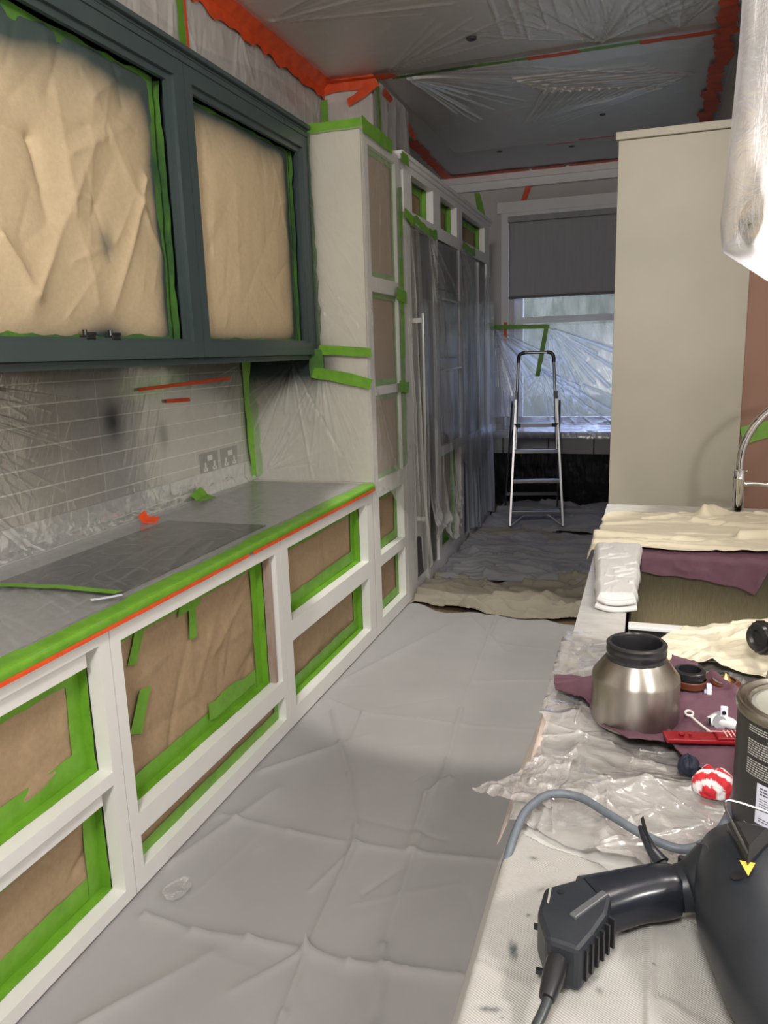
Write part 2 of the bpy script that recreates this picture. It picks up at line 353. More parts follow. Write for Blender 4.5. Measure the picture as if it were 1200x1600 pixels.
# ------------------------------------------------------------------ tape ribbon
def tape(pts, width, nrm, matl, parent, seed=0, rag=.12, name='tape', wob=.004, lift=0, **k):
    wob = min(wob, .004+wob*.4)
    """a ribbon along a polyline; nrm = surface normal; ragged ends and slightly wavy sides"""
    r = random.Random(seed); P = [Vector(p) for p in pts]; n = Vector(nrm).normalized(); Q = []
    for a, b in zip(P, P[1:]):
        L = (b-a).length; m = max(2, int(L/.05))
        for i in range(m): Q.append(a.lerp(b, i/m))
    Q.append(P[-1]); A = []; B = []
    for i, q in enumerate(Q):
        t = (Q[min(i+1, len(Q)-1)]-Q[max(i-1, 0)]).normalized(); s = n.cross(t).normalized()
        e = t*r.uniform(-rag, rag)*width if i in (0, len(Q)-1) else Vector((0, 0, 0))
        w1 = width/2*(1+r.uniform(-rag, rag)); w2 = width/2*(1+r.uniform(-rag, rag))
        off = n*(lift+r.uniform(0, wob*.5))
        A.append(q+s*w1+off+e); B.append(q-s*w2+off-e)
    C = [(a+b)/2+n*r.uniform(-.0003, .0006) for a, b in zip(A, B)]
    G = np.array([[list(v) for v in row] for row in (A, C, B)])
    o = sheet(name, G, matl, parent, thick=.0007, **k)
    o.data.polygons.foreach_set('use_smooth', [False]*len(o.data.polygons))
    return o

X = -1.455      # face plane of the base run and of the tall run
WT = .935       # worktop height
WX = -2.22      # splashback wall
CZ = 3.5        # ceiling

# ================================================================== ROOM
R_ = lambda n, *a, **k: box(n, *a, kind='structure', **k)
R_('floor', -2.4, 2.8, -2.2, 9.1, -.12, 0, mat('floor_oak', (.16, .11, .07), .5))
R_('ceiling', -2.4, 2.8, -2.2, 9.1, CZ, CZ+.15, M['ceil'])
wl = R_('wall_left', WX-.2, WX, -2.2, 9.1, 0, CZ, M['wall'])
R_('wall_back', -2.4, 2.8, -2.2, -2.0, 0, CZ, M['wall'])
R_('wall_right', 2.6, 2.8, -2.2, 9.1, 0, CZ, M['wall'])
R_('wall_right_far', .475, .6, 4.98, 8.9, 0, CZ, M['wall'])
R_('wall_partition', .462, 2.6, 4.36, 4.98, 0, CZ, M['brown'])
R_('wall_pier', WX, -1.84, 5.38, 6.1, 2.80, CZ, M['wall'])
fw = MB(); WY = 8.75
fw.box(WX, -1.42, WY, WY+.3, 0, CZ); fw.box(.25, .6, WY, WY+.3, 0, CZ); fw.box(-1.42, .25, WY, WY+.3, 0, .82); fw.box(-1.42, .25, WY, WY+.3, 3.06, CZ)
fw.build('wall_far', M['wall'], kind='structure')
MB().box(WX, .47, WY-.07, WY, 3.34, 3.42).box(WX, .47, WY-.10, WY, 3.42, 3.495).build('trim_1', M['white'], kind='structure')
# grout bed and tiles
bed = box('grout_bed', WX-.001, WX+.003, .6, 4.02, 1.03, 1.665, M['grout'], wl)
box('upstand', WX+.0005, WX+.022, .55, 4.02, WT+.0005, 1.062, mat('pale_flecked_upstand', (.66, .66, .64), .35, col2=(.42, .42, .41), nscale=30), wl, .002)
tile_me = {}
r = random.Random(3)
k = 0
for j in range(9):
    for i in range(-9, 5):
        y0 = 2.968+.24*i; y1 = y0+.24-.006; z0 = 1.266-.0795*4+.0795*j; z1 = z0+.0795-.006
        if y1 < .75 or z1 < 1.066: continue
        z0 = max(z0, 1.063)
        y1 = min(y1, 4.02)
        if y1-y0 < .02: continue
        me = MB().box(0, .0045, 0, y1-y0, 0, z1-z0, .0012)
        o = me.build('tile', M['tile'], wl); o.location = (WX+.002+r.uniform(0, .001), y0, z0)
# ---- window
wn = thing('window_1', None, None, (-.58, WY, .82)); setp(wn, kind='structure')
MB().box(-1.56, -1.48, WY-.035, WY, .80, 3.17).box(.31, .39, WY-.035, WY, .80, 3.17).box(-1.6, .43, WY-.05, WY, 3.09, 3.20).box(-1.48, .31, WY-.033, WY, 3.05, 3.09).build('window_casing', M['white'], wn)
MB().box(-1.42, -1.34, WY+.08, WY+.14, .86, 3.06).box(.17, .25, WY+.08, WY+.14, .86, 3.06).box(-1.34, .17, WY+.08, WY+.14, .82, .90).box(-1.34, .17, WY+.06, WY+.13, 1.93, 2.0).box(-1.34, .17, WY+.08, WY+.14, 3.0, 3.06).build('sash_frame', M['white'], wn)
MB().box(-1.34, .17, WY+.10, WY+.105, .90, 1.93).build('pane', M['glass'], wn); MB().box(-1.34, .17, WY+.10, WY+.105, 2.0, 3.0).build('pane', M['glass'], wn)
box('window_sill', -1.5, .33, WY-.06, WY+.08, .80, .83, M['white'], wn, .004)
bl = thing('roller_blind', 'grey roller blind pulled halfway down over the far window', 'blind', (-.6, WY-.06, 3.03))
U, V = UV(-1.47, .30, 90, 2.215, 2.99, 30)
sheet('blind_fabric', st3(U, WY-.055+.004*np.sin(U*20)*(V-2.2)+.003*fbm(U*9, V*2, 3), V), M['blind'], bl, thick=.002)
box('bottom_bar', -1.475, .305, WY-.066, WY-.044, 2.195, 2.22, mat('grey_bar', (.12, .12, .125), .5), bl, .004)
box('cassette', -1.478, .308, WY-.10, WY-.036, 2.985, 3.045, mat('pale_cassette', (.36, .355, .35), .6), bl, .006)
# garden
U, V = UV(-9, 9, 220, 0, 2.75, 60)
hd = sheet('garden_hedge', st3(U, 13.2-.25*ridge(U*2.6, V*.5, 2, 3)-.35*np.cos(V*1.1), V+.22*fbm(U*2, V*0+1, 5)*V/2.7), M['hedge'], label='pale green garden hedge beyond the far window', cat='hedge', kind='stuff')
R_('garden_ground', -12, 12, 9.2, 24, -.25, -.15, M['lawn'])

# ================================================================== KITCHEN FRONTS
def frame_boxes(mb, y0, y1, z0, z1, holes, d=.05, x=X):
    """solid face frame in plane x, with rectangular holes (hy0, hy1, hz0, hz1) sharing the columns given"""
    ys = sorted(set([y0, y1]+[h[0] for h in holes]+[h[1] for h in holes])); zs = sorted(set([z0, z1]+[h[2] for h in holes]+[h[3] for h in holes]))
    for a, b in zip(ys, ys[1:]):
        run = None
        for c, e in zip(zs, zs[1:]):
            my, mz = (a+b)/2, (c+e)/2
            solid = not any(h[0] < my < h[1] and h[2] < mz < h[3] for h in holes)
            if solid: run = (run[0], e) if run else (c, e)
            if (not solid or e == zs[-1]) and run:
                mb.box(x-d, x, a, b, run[0], run[1]); run = None
def masked_opening(parent, y0, y1, z0, z1, seed, x=X, dep=.088, tw=.062, paper='kraft', crumple=.008, sides='lrtb', res=.012, spray=None, tmat='tape_green', bulge=0, folds_n=14):
    """kraft paper across an opening with four strips of tape round it"""
    nu = max(6, int((y1-y0)/res)); nv = max(6, int((z1-z0)/res)); U, V = UV(y0-.005, y1+.005, nu, z0-.005, z1+.005, nv)
    c = scatter_creases(y0, y1, z0, z1, folds_n, min(.6, (y1-y0)), .028, crumple, seed)+scatter_creases(y0, y1, z0, z1, folds_n*2, .2, .012, crumple*.5, seed+5)
    ed = np.minimum(np.minimum(U-y0, y1-U), np.minimum(V-z0, z1-V)); fade = np.clip(ed/.07, 0, 1)
    H = folds(U, V, c, True)*fade+crumple*1.6*(fbm(U*5, V*5, seed)-.5)*fade+bulge*np.clip(ed/.25, 0, 1)**.6
    s = np.zeros_like(U)
    if spray: s = spray(U, V)
    sheet('masking_paper', st3(x-dep+H, U, V), M[paper], parent, attrs={'spray': s})
    xt = x-dep+.0035; N = (1, 0, 0); h = tw/2
    j = random.Random(seed)
    def t(p, q, w, s_): tape([(xt+j.uniform(0, .004), *p), (xt+j.uniform(0, .004), *q)], w, N, M[tmat], parent, s_, rag=.1, wob=.005)
    if 't' in sides: t((y0, z1-h), (y1, z1-h*.9), tw, seed)
    if 'b' in sides: t((y0, z0+h), (y1, z0+h*1.3), tw*1.15, seed+1)
    if 'l' in sides: t((y0+h*.5, z0), (y0+h*.5, z1), tw*.6, seed+2)
    if 'b' in sides and dep > .07: tape([(x-.07, y0, z0+.0015), (x-.07, y1, z0+.0015)], .044, (0, 0, 1), M[tmat], parent, seed+6, rag=.1, wob=.002)
    if 'r' in sides:
        t((y1-h, z0), (y1-h*.8, z1), tw*1.1, seed+3)
        if dep > .05: tape([(x-.052-.020, y1-.004, z0), (x-.052-.020, y1-.004, z1)], .042, (0, -1, 0), M[tmat], parent, seed+4, wob=.006)

def cab(name, label, y0, y1, z0, z1, holes, depth=.60, cat='cabinet', x=X):
    t = thing(name, label, cat, (x-depth/2, (y0+y1)/2, 0))
    f = MB(); frame_boxes(f, y0, y1, z0, z1, holes); f.build('face_frame', M['white'], t)
    c = MB(); c.box(x-depth, x-.051, y0+.002, y0+.018, z0+.05, z1).box(x-depth, x-.051, y1-.018, y1-.002, z0+.05, z1).box(x-depth, x-depth+.015, y0+.018, y1-.018, z0+.05, z1).box(x-depth+.015, x-.075, y0+.018, y1-.018, z0+.03, z0+.040)
    c.build('carcass', M['white'], t)
    return t
def step_rail(parent, y0, y1, z0, z1, x=X):
    box('inner_rail', x-.06, x-.018, y0, y1, z0, z1, M['white'], parent, .001)

BT = .897
u1 = cab('base_cabinet', 'white primed base cabinet nearest the camera, two drawer openings papered and green taped', .58, 1.736, .022, BT, [(.64, 1.690, .465, .860), (.64, 1.690, .066, .425)])
step_rail(u1, .64, 1.655, .808, .860); step_rail(u1, .64, 1.655, .375, .425)
masked_opening(u1, .64, 1.690, .465, .812, 11, crumple=.012); masked_opening(u1, .64, 1.690, .066, .378, 15, crumple=.014)
u2 = cab('base_cabinet', 'white primed cabinet below the hob with one large papered opening', 1.740, 2.850, .022, BT, [(1.785, 2.805, .270, .842), (1.785, 2.815, .085, .195)])
box('inner_rail', X-.06, X-.018, 1.785, 2.79, .198, .268, M['white'], u2, .001) if 0 else None
masked_opening(u2, 1.785, 2.775, .270, .842, 21, crumple=.011, tw=.055, folds_n=22); masked_opening(u2, 1.785, 2.815, .085, .197, 25, crumple=.003, tw=.040, dep=.045, sides='lrb')
box('wood_strip', X-.05, X-.018, 2.776, 2.792, .272, .84, M['wood'], u2)
for i, (p, q, w) in enumerate([((1.92, .70), (1.98, .81), .045), ((2.27, .66), (2.28, .79), .045), ((2.20, .80), (2.33, .80), .05), ((1.90, .47), (1.97, .60), .06), ((2.33, .34), (2.70, .33), .07)]):
    tape([(X-.076, *p), (X-.076, *q)], w, (1, 0, 0), M['tape_green'], u2, 60+i, rag=.25)
u3 = cab('base_cabinet', 'white primed base cabinet beside the tall units with two papered openings', 2.854, 4.022, .022, BT, [(2.922, 3.93, .505, .838), (2.922, 3.93, .100, .412)])
masked_opening(u3, 2.922, 3.93, .505, .838, 31, crumple=.004, tw=.06, folds_n=5); masked_opening(u3, 2.922, 3.93, .100, .412, 35, crumple=.012, tw=.06)
box('plinth', -2.18, -1.56, .6, 4.0, .004, .066, mat('dark_plinth', (.03, .03, .03), .7), label='dark recessed plinth under the base cabinets', cat='plinth')
# worktop
wt = thing('worktop', 'grey stone worktop with green and orange tape along its front edge', 'worktop', (-1.8, 2.3, WT))
box('slab', WX+.012, X+.016, .5, 4.022, BT+.002, WT, M['stone'], wt, .002)
U, V = UV(.52, 4.02, 260, 0, 1, 9)
prof = [(-1.497, WT+.001), (-1.47, WT+.002), (-1.445, WT+.002), (-1.4355, WT-.004), (-1.4350, WT-.018), (-1.4355, WT-.024), (-1.436, BT+.013)]
pp = np.array(prof); tt = V*(len(prof)-1); px_ = np.interp(tt, range(len(prof)), pp[:, 0]); pz_ = np.interp(tt, range(len(prof)), pp[:, 1])
wob = .006*(fbm(U*2.2, V*0, 8)-.5)*(V < .01)-.012*((U*1.37) % 1 > .6)*(V < .01)
sheet('edge_tape', st3(px_+wob+.0008*vn(U*30, V*3, 4), U, pz_+.0012*vn(U*25, V*4, 6)), M['tape_green'], wt, label='green tape over the front edge')
tape([(-1.4345, .55, BT+.008), (-1.4345, 2.55, BT+.008)], .013, (1, 0, 0), M['tape_red'], wt, 5, rag=.08, wob=.001, label='thin orange tape line'); tape([(-1.4345, 2.58, BT+.007), (-1.4345, 4.02, BT+.007)], .014, (1, 0, 0), M['tape_red'], wt, 6, rag=.08, wob=.001, label='thin orange tape line')
hob = thing('hob', 'black glass hob seen through clear polythene on the worktop', 'hob', (-1.80, 2.4, WT))
box('glass_top', -2.04, -1.545, 1.90, 2.905, WT+.0005, WT+.006, M['hob'], hob, .001)
for (a, b, rr) in [(-1.68, 2.1, .09), (-1.9, 2.1, .075), (-1.68, 2.4, .10), (-1.9, 2.4, .08), (-1.68, 2.7, .09), (-1.9, 2.7, .08)]:
    MB().lathe([(rr, 0), (rr, .0006), (rr-.003, .0006), (rr-.003, 0)], (a, b, WT+.006), 40).build('cooking_zone', mat('hob_ring', (.06, .06, .06), .3), hob)

# sockets
for n_, (a, b, side) in enumerate([(3.470, 3.645, 'left'), (3.682, 3.857, 'right')]):
    s = thing('socket', ['dark double socket with white switches on the tiles, nearer the hob', 'dark double socket with white switches on the tiles, nearer the corner'][n_], 'socket', (WX, a, 1.06), group='double sockets above the worktop')
    box('plate', WX+.011, WX+.018, a, b, 1.057, 1.167, mat('slate_plate', (.045, .043, .045), .3, .6), s, .002)
    xx = WX+.018; xq = xx+.003; mp_ = mat('white_socket_plastic', (.8, .8, .78), .3)
    for c in (a+.043, b-.043):
        w = MB(); w.box(xx, xq, c-.006, c+.006, 1.085, 1.115).box(xx, xq, c-.018, c-.008, 1.073, 1.085).box(xx, xq, c+.008, c+.018, 1.073, 1.085).box(xx, xq, c-.018, c+.018, 1.069, 1.075); w.build('pin_cover', mp_, s)
    for c in (a+.075, b-.075):
        MB().box(xx, xq+.002, c-.009, c+.009, 1.122, 1.150, .001).build('switch', mp_, s)

# ================================================================== POLYTHENE OVER SPLASHBACK AND WORKTOP
sp = thing('polythene_sheet', 'clear polythene sheet taped over the tiled splashback and grey worktop', 'plastic sheet', (-1.9, 2.3, WT))
nu, nv = 680, 320
prof = [(WX+.014, 1.66), (WX+.02, 1.40), (WX+.024, 1.15), (WX+.030, 1.06), (WX+.036, .985), (WX+.06, .952), (WX+.11, .946), (-1.9, .944), (-1.7, .944), (-1.5, .942)]
pp = np.array(prof); L_ = np.r_[0, np.cumsum(np.hypot(*np.diff(pp, axis=0).T))]
U, S = UV(.62, 4.0, nu, 0, L_[-1], nv)
bx = np.interp(S, L_, pp[:, 0]); bz = np.interp(S, L_, pp[:, 1])
dx = np.interp(S+.01, L_, pp[:, 0])-np.interp(S-.01, L_, pp[:, 0]); dz = np.interp(S+.01, L_, pp[:, 1])-np.interp(S-.01, L_, pp[:, 1]); dl = np.hypot(dx, dz)+1e-9
nx, nz = -dz/dl, dx/dl
seg = fan(2.0, .02, 20, 75, 8, .6, .005, .0015, 1)+fan(1.55, -.02, 8, 50, 40, 1.1, .0045, .0042, 2)+fan(1.2, .3, 5, 50, 24, 1.2, .005, .0035, 12)+scatter_creases(3.55, 4.0, 0, .55, 12, .4, .005, .003, 41, (70, 110))+fan(3.95, .05, 95, 170, 9, .5, .009, .004, 3)
seg2 = [(1.75+.02*i+a*.2, .95+.05*i, 2.9-.02*i, .86+.035*i, .010, .0035) for i, a in zip(range(12), np.sin(np.arange(12)*3.3))]+scatter_creases(1.9, 2.9, .85, 1.3, 26, .8, .008, .003, 9, (-8, 6))+scatter_creases(3.0, 4.0, .8, 1.2, 14, .4, .010, .003, 10, (60, 110))
bend = np.exp(-((S-.67)/.08)**2)
fd = folds(U, S, seg); fd2 = folds(U, S, seg2, True)
H = fd+fd2+.010*bend*(fbm(U*7, S*9, 5)-.4)+.005*bend*ridge(U*16, S*16, 8)+.002*(ridge(U*5+S*2, S*3, 4)-.4)
H = np.maximum(H, -.006)
fl = np.clip(np.abs(fd)*90+np.abs(fd2)*40+bend*.25+(S > .72)*.05, 0, 1)
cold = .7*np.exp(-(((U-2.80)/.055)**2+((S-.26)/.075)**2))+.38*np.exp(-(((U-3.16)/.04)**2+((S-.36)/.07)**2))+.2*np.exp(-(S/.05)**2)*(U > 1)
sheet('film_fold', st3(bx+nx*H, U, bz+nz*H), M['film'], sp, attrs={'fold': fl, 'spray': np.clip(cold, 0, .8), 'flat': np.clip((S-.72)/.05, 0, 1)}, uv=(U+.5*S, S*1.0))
# tapes that belong to it
tape([(WX+.03, 2.99, 1.525), (WX+.03, 3.4, 1.535), (WX+.03, 3.81, 1.545)], .016, (1, 0, 0), M['tape_red'], sp, 31, label='long orange tape strip')
tape([(WX+.03, 3.19, 1.46), (WX+.03, 3.40, 1.455)], .018, (1, 0, 0), M['tape_red'], sp, 32, label='short orange tape strip')
tape([(-2.13, 2.84, .985), (-2.12, 2.85, .955), (-2.06, 2.86, .950)], .055, (.7, -.2, .7), M['tape_red'], sp, 33, label='folded orange tape scrap')
tape([(-2.16, 3.33, .995), (-2.13, 3.34, .965), (-2.09, 3.34, .955)], .13, (.7, 0, .7), M['tape_green'], sp, 34, label='green tape patch')
tape([(-2.03, 1.86, .953), (-1.75, 1.885, .956), (-1.52, 1.88, .957)], .034, (0, 0, 1), M['tape_green'], sp, 35, label='green tape across the worktop')
tape([(-1.56, 1.80, .953), (-1.50, 1.87, .953)], .018, (0, 0, 1), M['label'], sp, 36, rag=.05, label='white strip end')
tape([(WX+.045, 4.0, 1.64), (WX+.05, 4.0, 1.3), (WX+.06, 4.0, .97)], .075, (.75, -.65, 0), M['tape_green'], sp, 37, rag=.12, wob=.012, label='green tape in the corner')

# ================================================================== WALL CABINETS
GX = -1.745
def wallcab(label, y0, y1, hole, seed, spray, bulge, crumple, y_pap):
    t = thing('wall_cabinet', label, 'cabinet', (-1.98, (y0+y1)/2, 1.66), group='dark green wall cabinets')
    f = MB(); frame_boxes(f, y0, y1, 1.66, 2.775, [hole], .055, GX); f.build('face_frame', M['green_paint'], t)
    i = .03; h = hole
    g = MB(); frame_boxes(g, h[0], h[1], h[2], h[3], [(h[0]+i*.5, h[1]-i, h[2]+.012, h[3]-.025)], .018, GX-.016); g.build('inner_frame', M['green_paint'], t)
    c = MB(); c.box(WX+.005, GX-.056, y0+.002, y0+.02, 1.675, 2.80).box(WX+.005, GX-.056, y1-.02, y1-.002, 1.675, 2.80).box(WX+.005, GX-.056, y0+.02, y1-.02, 2.78, 2.80).box(WX+.005, GX-.056, y0+.02, y1-.02, 1.675, 1.69).box(WX+.005, WX+.015, y0+.02, y1-.02, 1.69, 2.78)
    c.build('carcass', M['green_paint'], t)
    nu = int((y_pap[1]-y_pap[0])/.008); nv = 130; z0, z1 = h[2]+.012, h[3]-.02
    U, V = UV(y_pap[0], y_pap[1], nu, z0, z1, nv)
    c = scatter_creases(y_pap[0], y_pap[1], z0, z1, 16, .7, .05, crumple, seed, (20, 130))+scatter_creases(y_pap[0], y_pap[1], z0, z1, 34, .3, .018, crumple*.55, seed+3)
    if seed == 41: c += [(1.86, 2.02, 1.98, 1.86, .05, .03), (1.98, 1.86, 2.36, 2.42, .06, .018), (1.83, 2.35, 2.06, 2.33, .05, -.03), (2.06, 2.33, 2.08, 2.10, .04, -.025), (1.9, 2.66, 1.95, 2.45, .04, -.03), (2.62, 2.32, 2.36, 1.84, .03, .02)]
    ed = np.minimum(np.minimum(U-y_pap[0], y_pap[1]-U), np.minimum(V-z0, z1-V)); fade = np.clip(ed/.05, 0, 1)
    H = folds(U, V, c, True)*fade+bulge*np.clip(ed/.22, 0, 1)**.5+.02*(fbm(U*3, V*3, seed)-.5)*fade
    # edges wander a little
    UU = U+.018*(fbm(V*6, U*0+seed, 3)-.5)*((U > y_pap[1]-.3))*np.clip((U-y_pap[1]+.3)/.3, 0, 1)*2
    sheet('masking_paper', st3(GX-.075+H, UU, V), M['kraft_pale'], t, attrs={'spray': spray(U, V, ed)})
    # crumpled film and tape round the paper edge
    e = []
    for (p, q, ww) in [((y_pap[0], z0+.02), (y_pap[1], z0+.02), .05), ((y_pap[1]-.01, z0), (y_pap[1]-.01, z1), .035), ((y_pap[0], z1-.02), (y_pap[1], z1-.02), .045)]:
        tape([(GX-.072, *p), (GX-.072, *q)], ww, (1, 0, 0), M['tape_green_sprayed'], t, seed+len(e), rag=.3, wob=.008); e.append(1)
    tape([(GX-.085, h[1]-.012, z0), (GX-.085, h[1]-.012, z1)], .05, (0, -1, 0), M['tape_green_sprayed'], t, seed+9, rag=.2, wob=.006)
    return t
def s1(U, V, ed):
    top = 1.9*np.exp(-((2.70-V)/.10)**1.3); bot = 1.0*np.exp(-((V-1.73)/.045)); rt = 1.2*np.exp(-(2.70-U)/.035)
    n = .4+1.2*fbm(U*4, V*4, 9)
    return np.clip((top+bot*(.35+1.1*np.exp(-((U-2.32)/.12)**2))+rt)*n+.62*np.exp(-(((U-2.345)/.04)**2+((V-2.05)/.05)**2))+.12*np.exp(-((U-1.95)/.1)**2-((V-2.65)/.15)**2), 0, .97)
def s2(U, V, ed):
    top = 1.5*np.exp(-((2.70-V)/.06)); bot = .9*np.exp(-((V-1.73)/.03)); rt = 1.3*np.exp(-(3.87-U)/.04)
    return np.clip((top+bot+rt)*(.5+1.0*fbm(U*4, V*4, 19)), 0, .97)
w1 = wallcab('large dark green wall cabinet with papered opening and a black spray spot', 1.30, 2.843, (1.36, 2.775, 1.722, 2.715), 41, s1, .022, .011, (1.37, 2.72))
w2 = wallcab('narrower dark green wall cabinet with smooth papered opening by the tall unit', 2.847, 4.00, (2.90, 3.945, 1.722, 2.715), 45, s2, .03, .007, (2.91, 3.90))
cr = thing('cornice', 'dark green stepped cornice along the top of the wall cabinets', 'cornice', (-1.75, 2.6, 2.776))
MB().box(WX+.006, GX+.004, 1.30, 4.008, 2.802, 2.812, .002).box(GX-.05, GX+.006, 1.30, 4.006, 2.776, 2.80, .003).box(GX-.05, GX+.024, 1.28, 4.012, 2.812, 2.832, .004).build('moulding', M['green_paint'], cr)
lr = thing('light_rail', 'dark green strip under the wall cabinets edged with green tape', 'trim', (-1.78, 2.6, 1.64))
box('rail', GX-.055, GX-.03, 1.30, 3.99, 1.632, 1.659, M['green_paint'], lr, .002)
tape([(WX+.012, 1.3, 1.648), (WX+.012, 3.98, 1.648)], .03, (1, 0, 0), M['tape_green_sprayed'], lr, 51)
for q in ((2.15, 'd'), (2.28, 'e')):
    cl = MB().box(GX-.045, GX-.012, q[0], q[0]+.045, 1.728, 1.742, .003).cyl((GX-.028, q[0]+.01, 1.735), (GX-.028, q[0]+.01, 1.76), .008, n=12).box(GX-.04, GX-.02, q[0]+.02, q[0]+.06, 1.742, 1.752, .002)
    cl.build('hinge_plate', M['black'], w1)

# ================================================================== TALL UNITS
tA = thing('tall_cabinet', 'tall cream end cabinet wrapped in polythene beside the worktop', 'cabinet', (-1.8, 4.35, 0))
holesA = [(4.14, 4.62, 2.07, 2.745), (4.14, 4.62, 1.47, 1.99), (4.14, 4.62, .93, 1.42), (4.14, 4.62, .485, .835), (4.14, 4.62, .10, .42)]
f = MB(); frame_boxes(f, 4.045, 4.68, .022, 2.80, holesA); f.build('face_frame', M['white'], tA)
box('end_panel', WX+.004, X-.001, 4.026, 4.044, .022, 2.80, mat('cream_end_panel', (.66, .63, .54), .5, col2=(.62, .59, .50), nscale=3), tA, .001)
MB().box(WX+.005, X-.051, 4.05, 4.066, .065, 2.79).box(WX+.005, X-.051, 4.66, 4.678, .065, 2.79).box(WX+.005, WX+.02, 4.066, 4.66, .05, 2.79).box(WX+.005, X-.051, 4.066, 4.66, 2.775, 2.79).build('carcass', M['white'], tA)
for i, h in enumerate(holesA): masked_opening(tA, h[0], h[1], h[2], h[3], 71+i*5, crumple=.004, tw=.05 if i > 2 else .03, res=.02, folds_n=5, sides='rtb' if i < 3 else 'lrtb', dep=.03 if i < 3 else .06)
tape([(X+.01, 4.64, .95), (X+.012, 4.645, 1.9), (X+.01, 4.66, 2.62)], .075, (1, 0, 0), M['tape_green'], tA, 91, rag=.15, wob=.01)
for zz in (2.0, 1.45): tape([(X+.018, 4.52, zz), (X+.02, 4.72, zz-.015)], .07, (1, 0, 0), M['tape_green'], tA, 92+int(zz*10), rag=.2, wob=.012)
tape([(-2.18, 4.016, 2.815), (-1.9, 4.016, 2.818), (-1.44, 4.016, 2.82)], .05, (0, -1, 0), M['tape_green'], tA, 95, rag=.1)
tape([(-1.44, 4.02, 2.815), (-1.44, 4.52, 2.81)], .075, (1, 0, 0), M['tape_green'], tA, 96, rag=.1)
tape([(X+.03, 4.66, 2.79), (X+.03, 4.80, 2.79)], .06, (1, 0, 0), M['tape_green'], tA, 97)
tape([(-1.77, 4.012, 2.8), (-1.76, 4.012, 2.2), (-1.755, 4.012, 1.7)], .075, (0, -1, 0), M['tape_green_sprayed'], tA, 98, rag=.2, wob=.006)

tB = thing('tall_cabinet', 'long run of tall white frames around fridge and ovens, with papered top openings', 'cabinet', (-1.8, 6.1, 0))
hB = [(4.715, 4.775, 2.50, 2.745), (4.955, 5.475, 2.525, 2.745), (5.675, 6.185, 2.525, 2.745), (6.365, 7.275, 2.525, 2.745),
      (4.90, 5.50, .10, 2.44), (5.58, 6.26, .95, 2.44), (6.34, 7.36, .86, 2.44), (6.34, 7.36, .08, .80), (5.58, 6.24, .14, .88)]
f = MB(); frame_boxes(f, 4.684, 7.50, .022, 2.785, hB); f.build('face_frame', M['white'], tB)
MB().box(WX+.02, X-.051, 7.48, 7.498, .065, 2.78).box(WX+.02, X-.051, 4.684, 4.70, .065, 2.78).box(WX+.02, WX+.035, 4.7, 7.48, .065, 2.78).box(WX+.02, X-.051, 4.7, 7.48, 2.765, 2.78).build('carcass', M['white'], tB)
MB().box(X-.10, X+.030, 4.684, 7.52, 2.812, 2.835, .004).box(X-.10, X+.015, 4.684, 7.51, 2.786, 2.812, .004).build('crown_moulding', M['white'], tB)
for i, h in enumerate(hB[:4]): masked_opening(tB, h[0], h[1], h[2], h[3], 101+i*5, crumple=.006, tw=.055, res=.02, folds_n=5, sides='rt')
masked_opening(tB, 5.58, 6.24, .14, .88, 131, crumple=.006, tw=.06, res=.02, folds_n=5)
box('panel_door', X-.045, X-.02, 6.345, 7.355, .085, .795, mat('slate_door', (.15, .165, .20), .5), tB, .003)
for (a, b, z, s) in [(4.72, 4.98, 2.475, 1), (4.98, 5.5, 2.455, 2), (6.3, 6.75, 2.47, 3)]: tape([(X+.02, a, z+.02), (X+.028, (a+b)/2, z-.02), (X+.02, b, z)], .06, (1, 0, 0), M['tape_green'], tB, 140+s, rag=.25, wob=.02)
fr = thing('fridge', 'tall grey steel fridge with long bar handle behind hanging polythene', 'fridge', (-1.8, 5.2, 0))
box('fridge_door', X-.06, X-.02, 4.905, 5.495, .105, 2.435, mat('grey_fridge_steel', (.17, .165, .165), .38, .7), fr, .004)
hn = MB(); hn.box(-1.395, -1.380, 4.905, 4.92, .50, 1.90, .003).box(X-.02, -1.39, 4.905, 4.92, .53, .56).box(X-.02, -1.39, 4.905, 4.92, 1.84, 1.87)
hn.build('handle', mat('bright_steel', (.66, .65, .62), .3, .8), fr)
ov = thing('oven_column', 'black glass oven column with silver trims behind polythene', 'oven', (-1.8, 5.9, 1))
MB().box(X-.05, X-.012, 5.585, 6.255, .955, 1.60, .003).box(X-.05, X-.012, 5.585, 6.255, 1.61, 2.10, .003).box(X-.05, X-.012, 5.585, 6.255, 2.11, 2.435, .003).build('oven_front', M['oven'], ov)
MB().cyl((X+.02, 5.64, 1.52), (X+.02, 6.2, 1.52), .009, n=10).cyl((X+.02, 5.64, 2.03), (X+.02, 6.2, 2.03), .009, n=10).build('oven_handle', M['alu'], ov)
o2 = thing('appliance_door', 'dark appliance door with pale vertical trim at the far end of the tall run', 'appliance', (-1.8, 6.85, .86))
box('door_panel', X-.05, X-.015, 6.345, 7.355, .865, 2.435, M['darkgrey'], o2, .004)
MB().box(X-.015, X+.002, 6.36, 6.42, .9, 2.42).box(X-.015, X+.002, 7.0, 7.03, .9, 2.42).build('vertical_trim', M['alu'], o2)
box('plinth', X-.12, X-.075, 4.05, 7.5, .002, .06, mat('dark_plinth_far', (.04, .04, .04), .6), label='dark plinth under the tall units', cat='plinth')

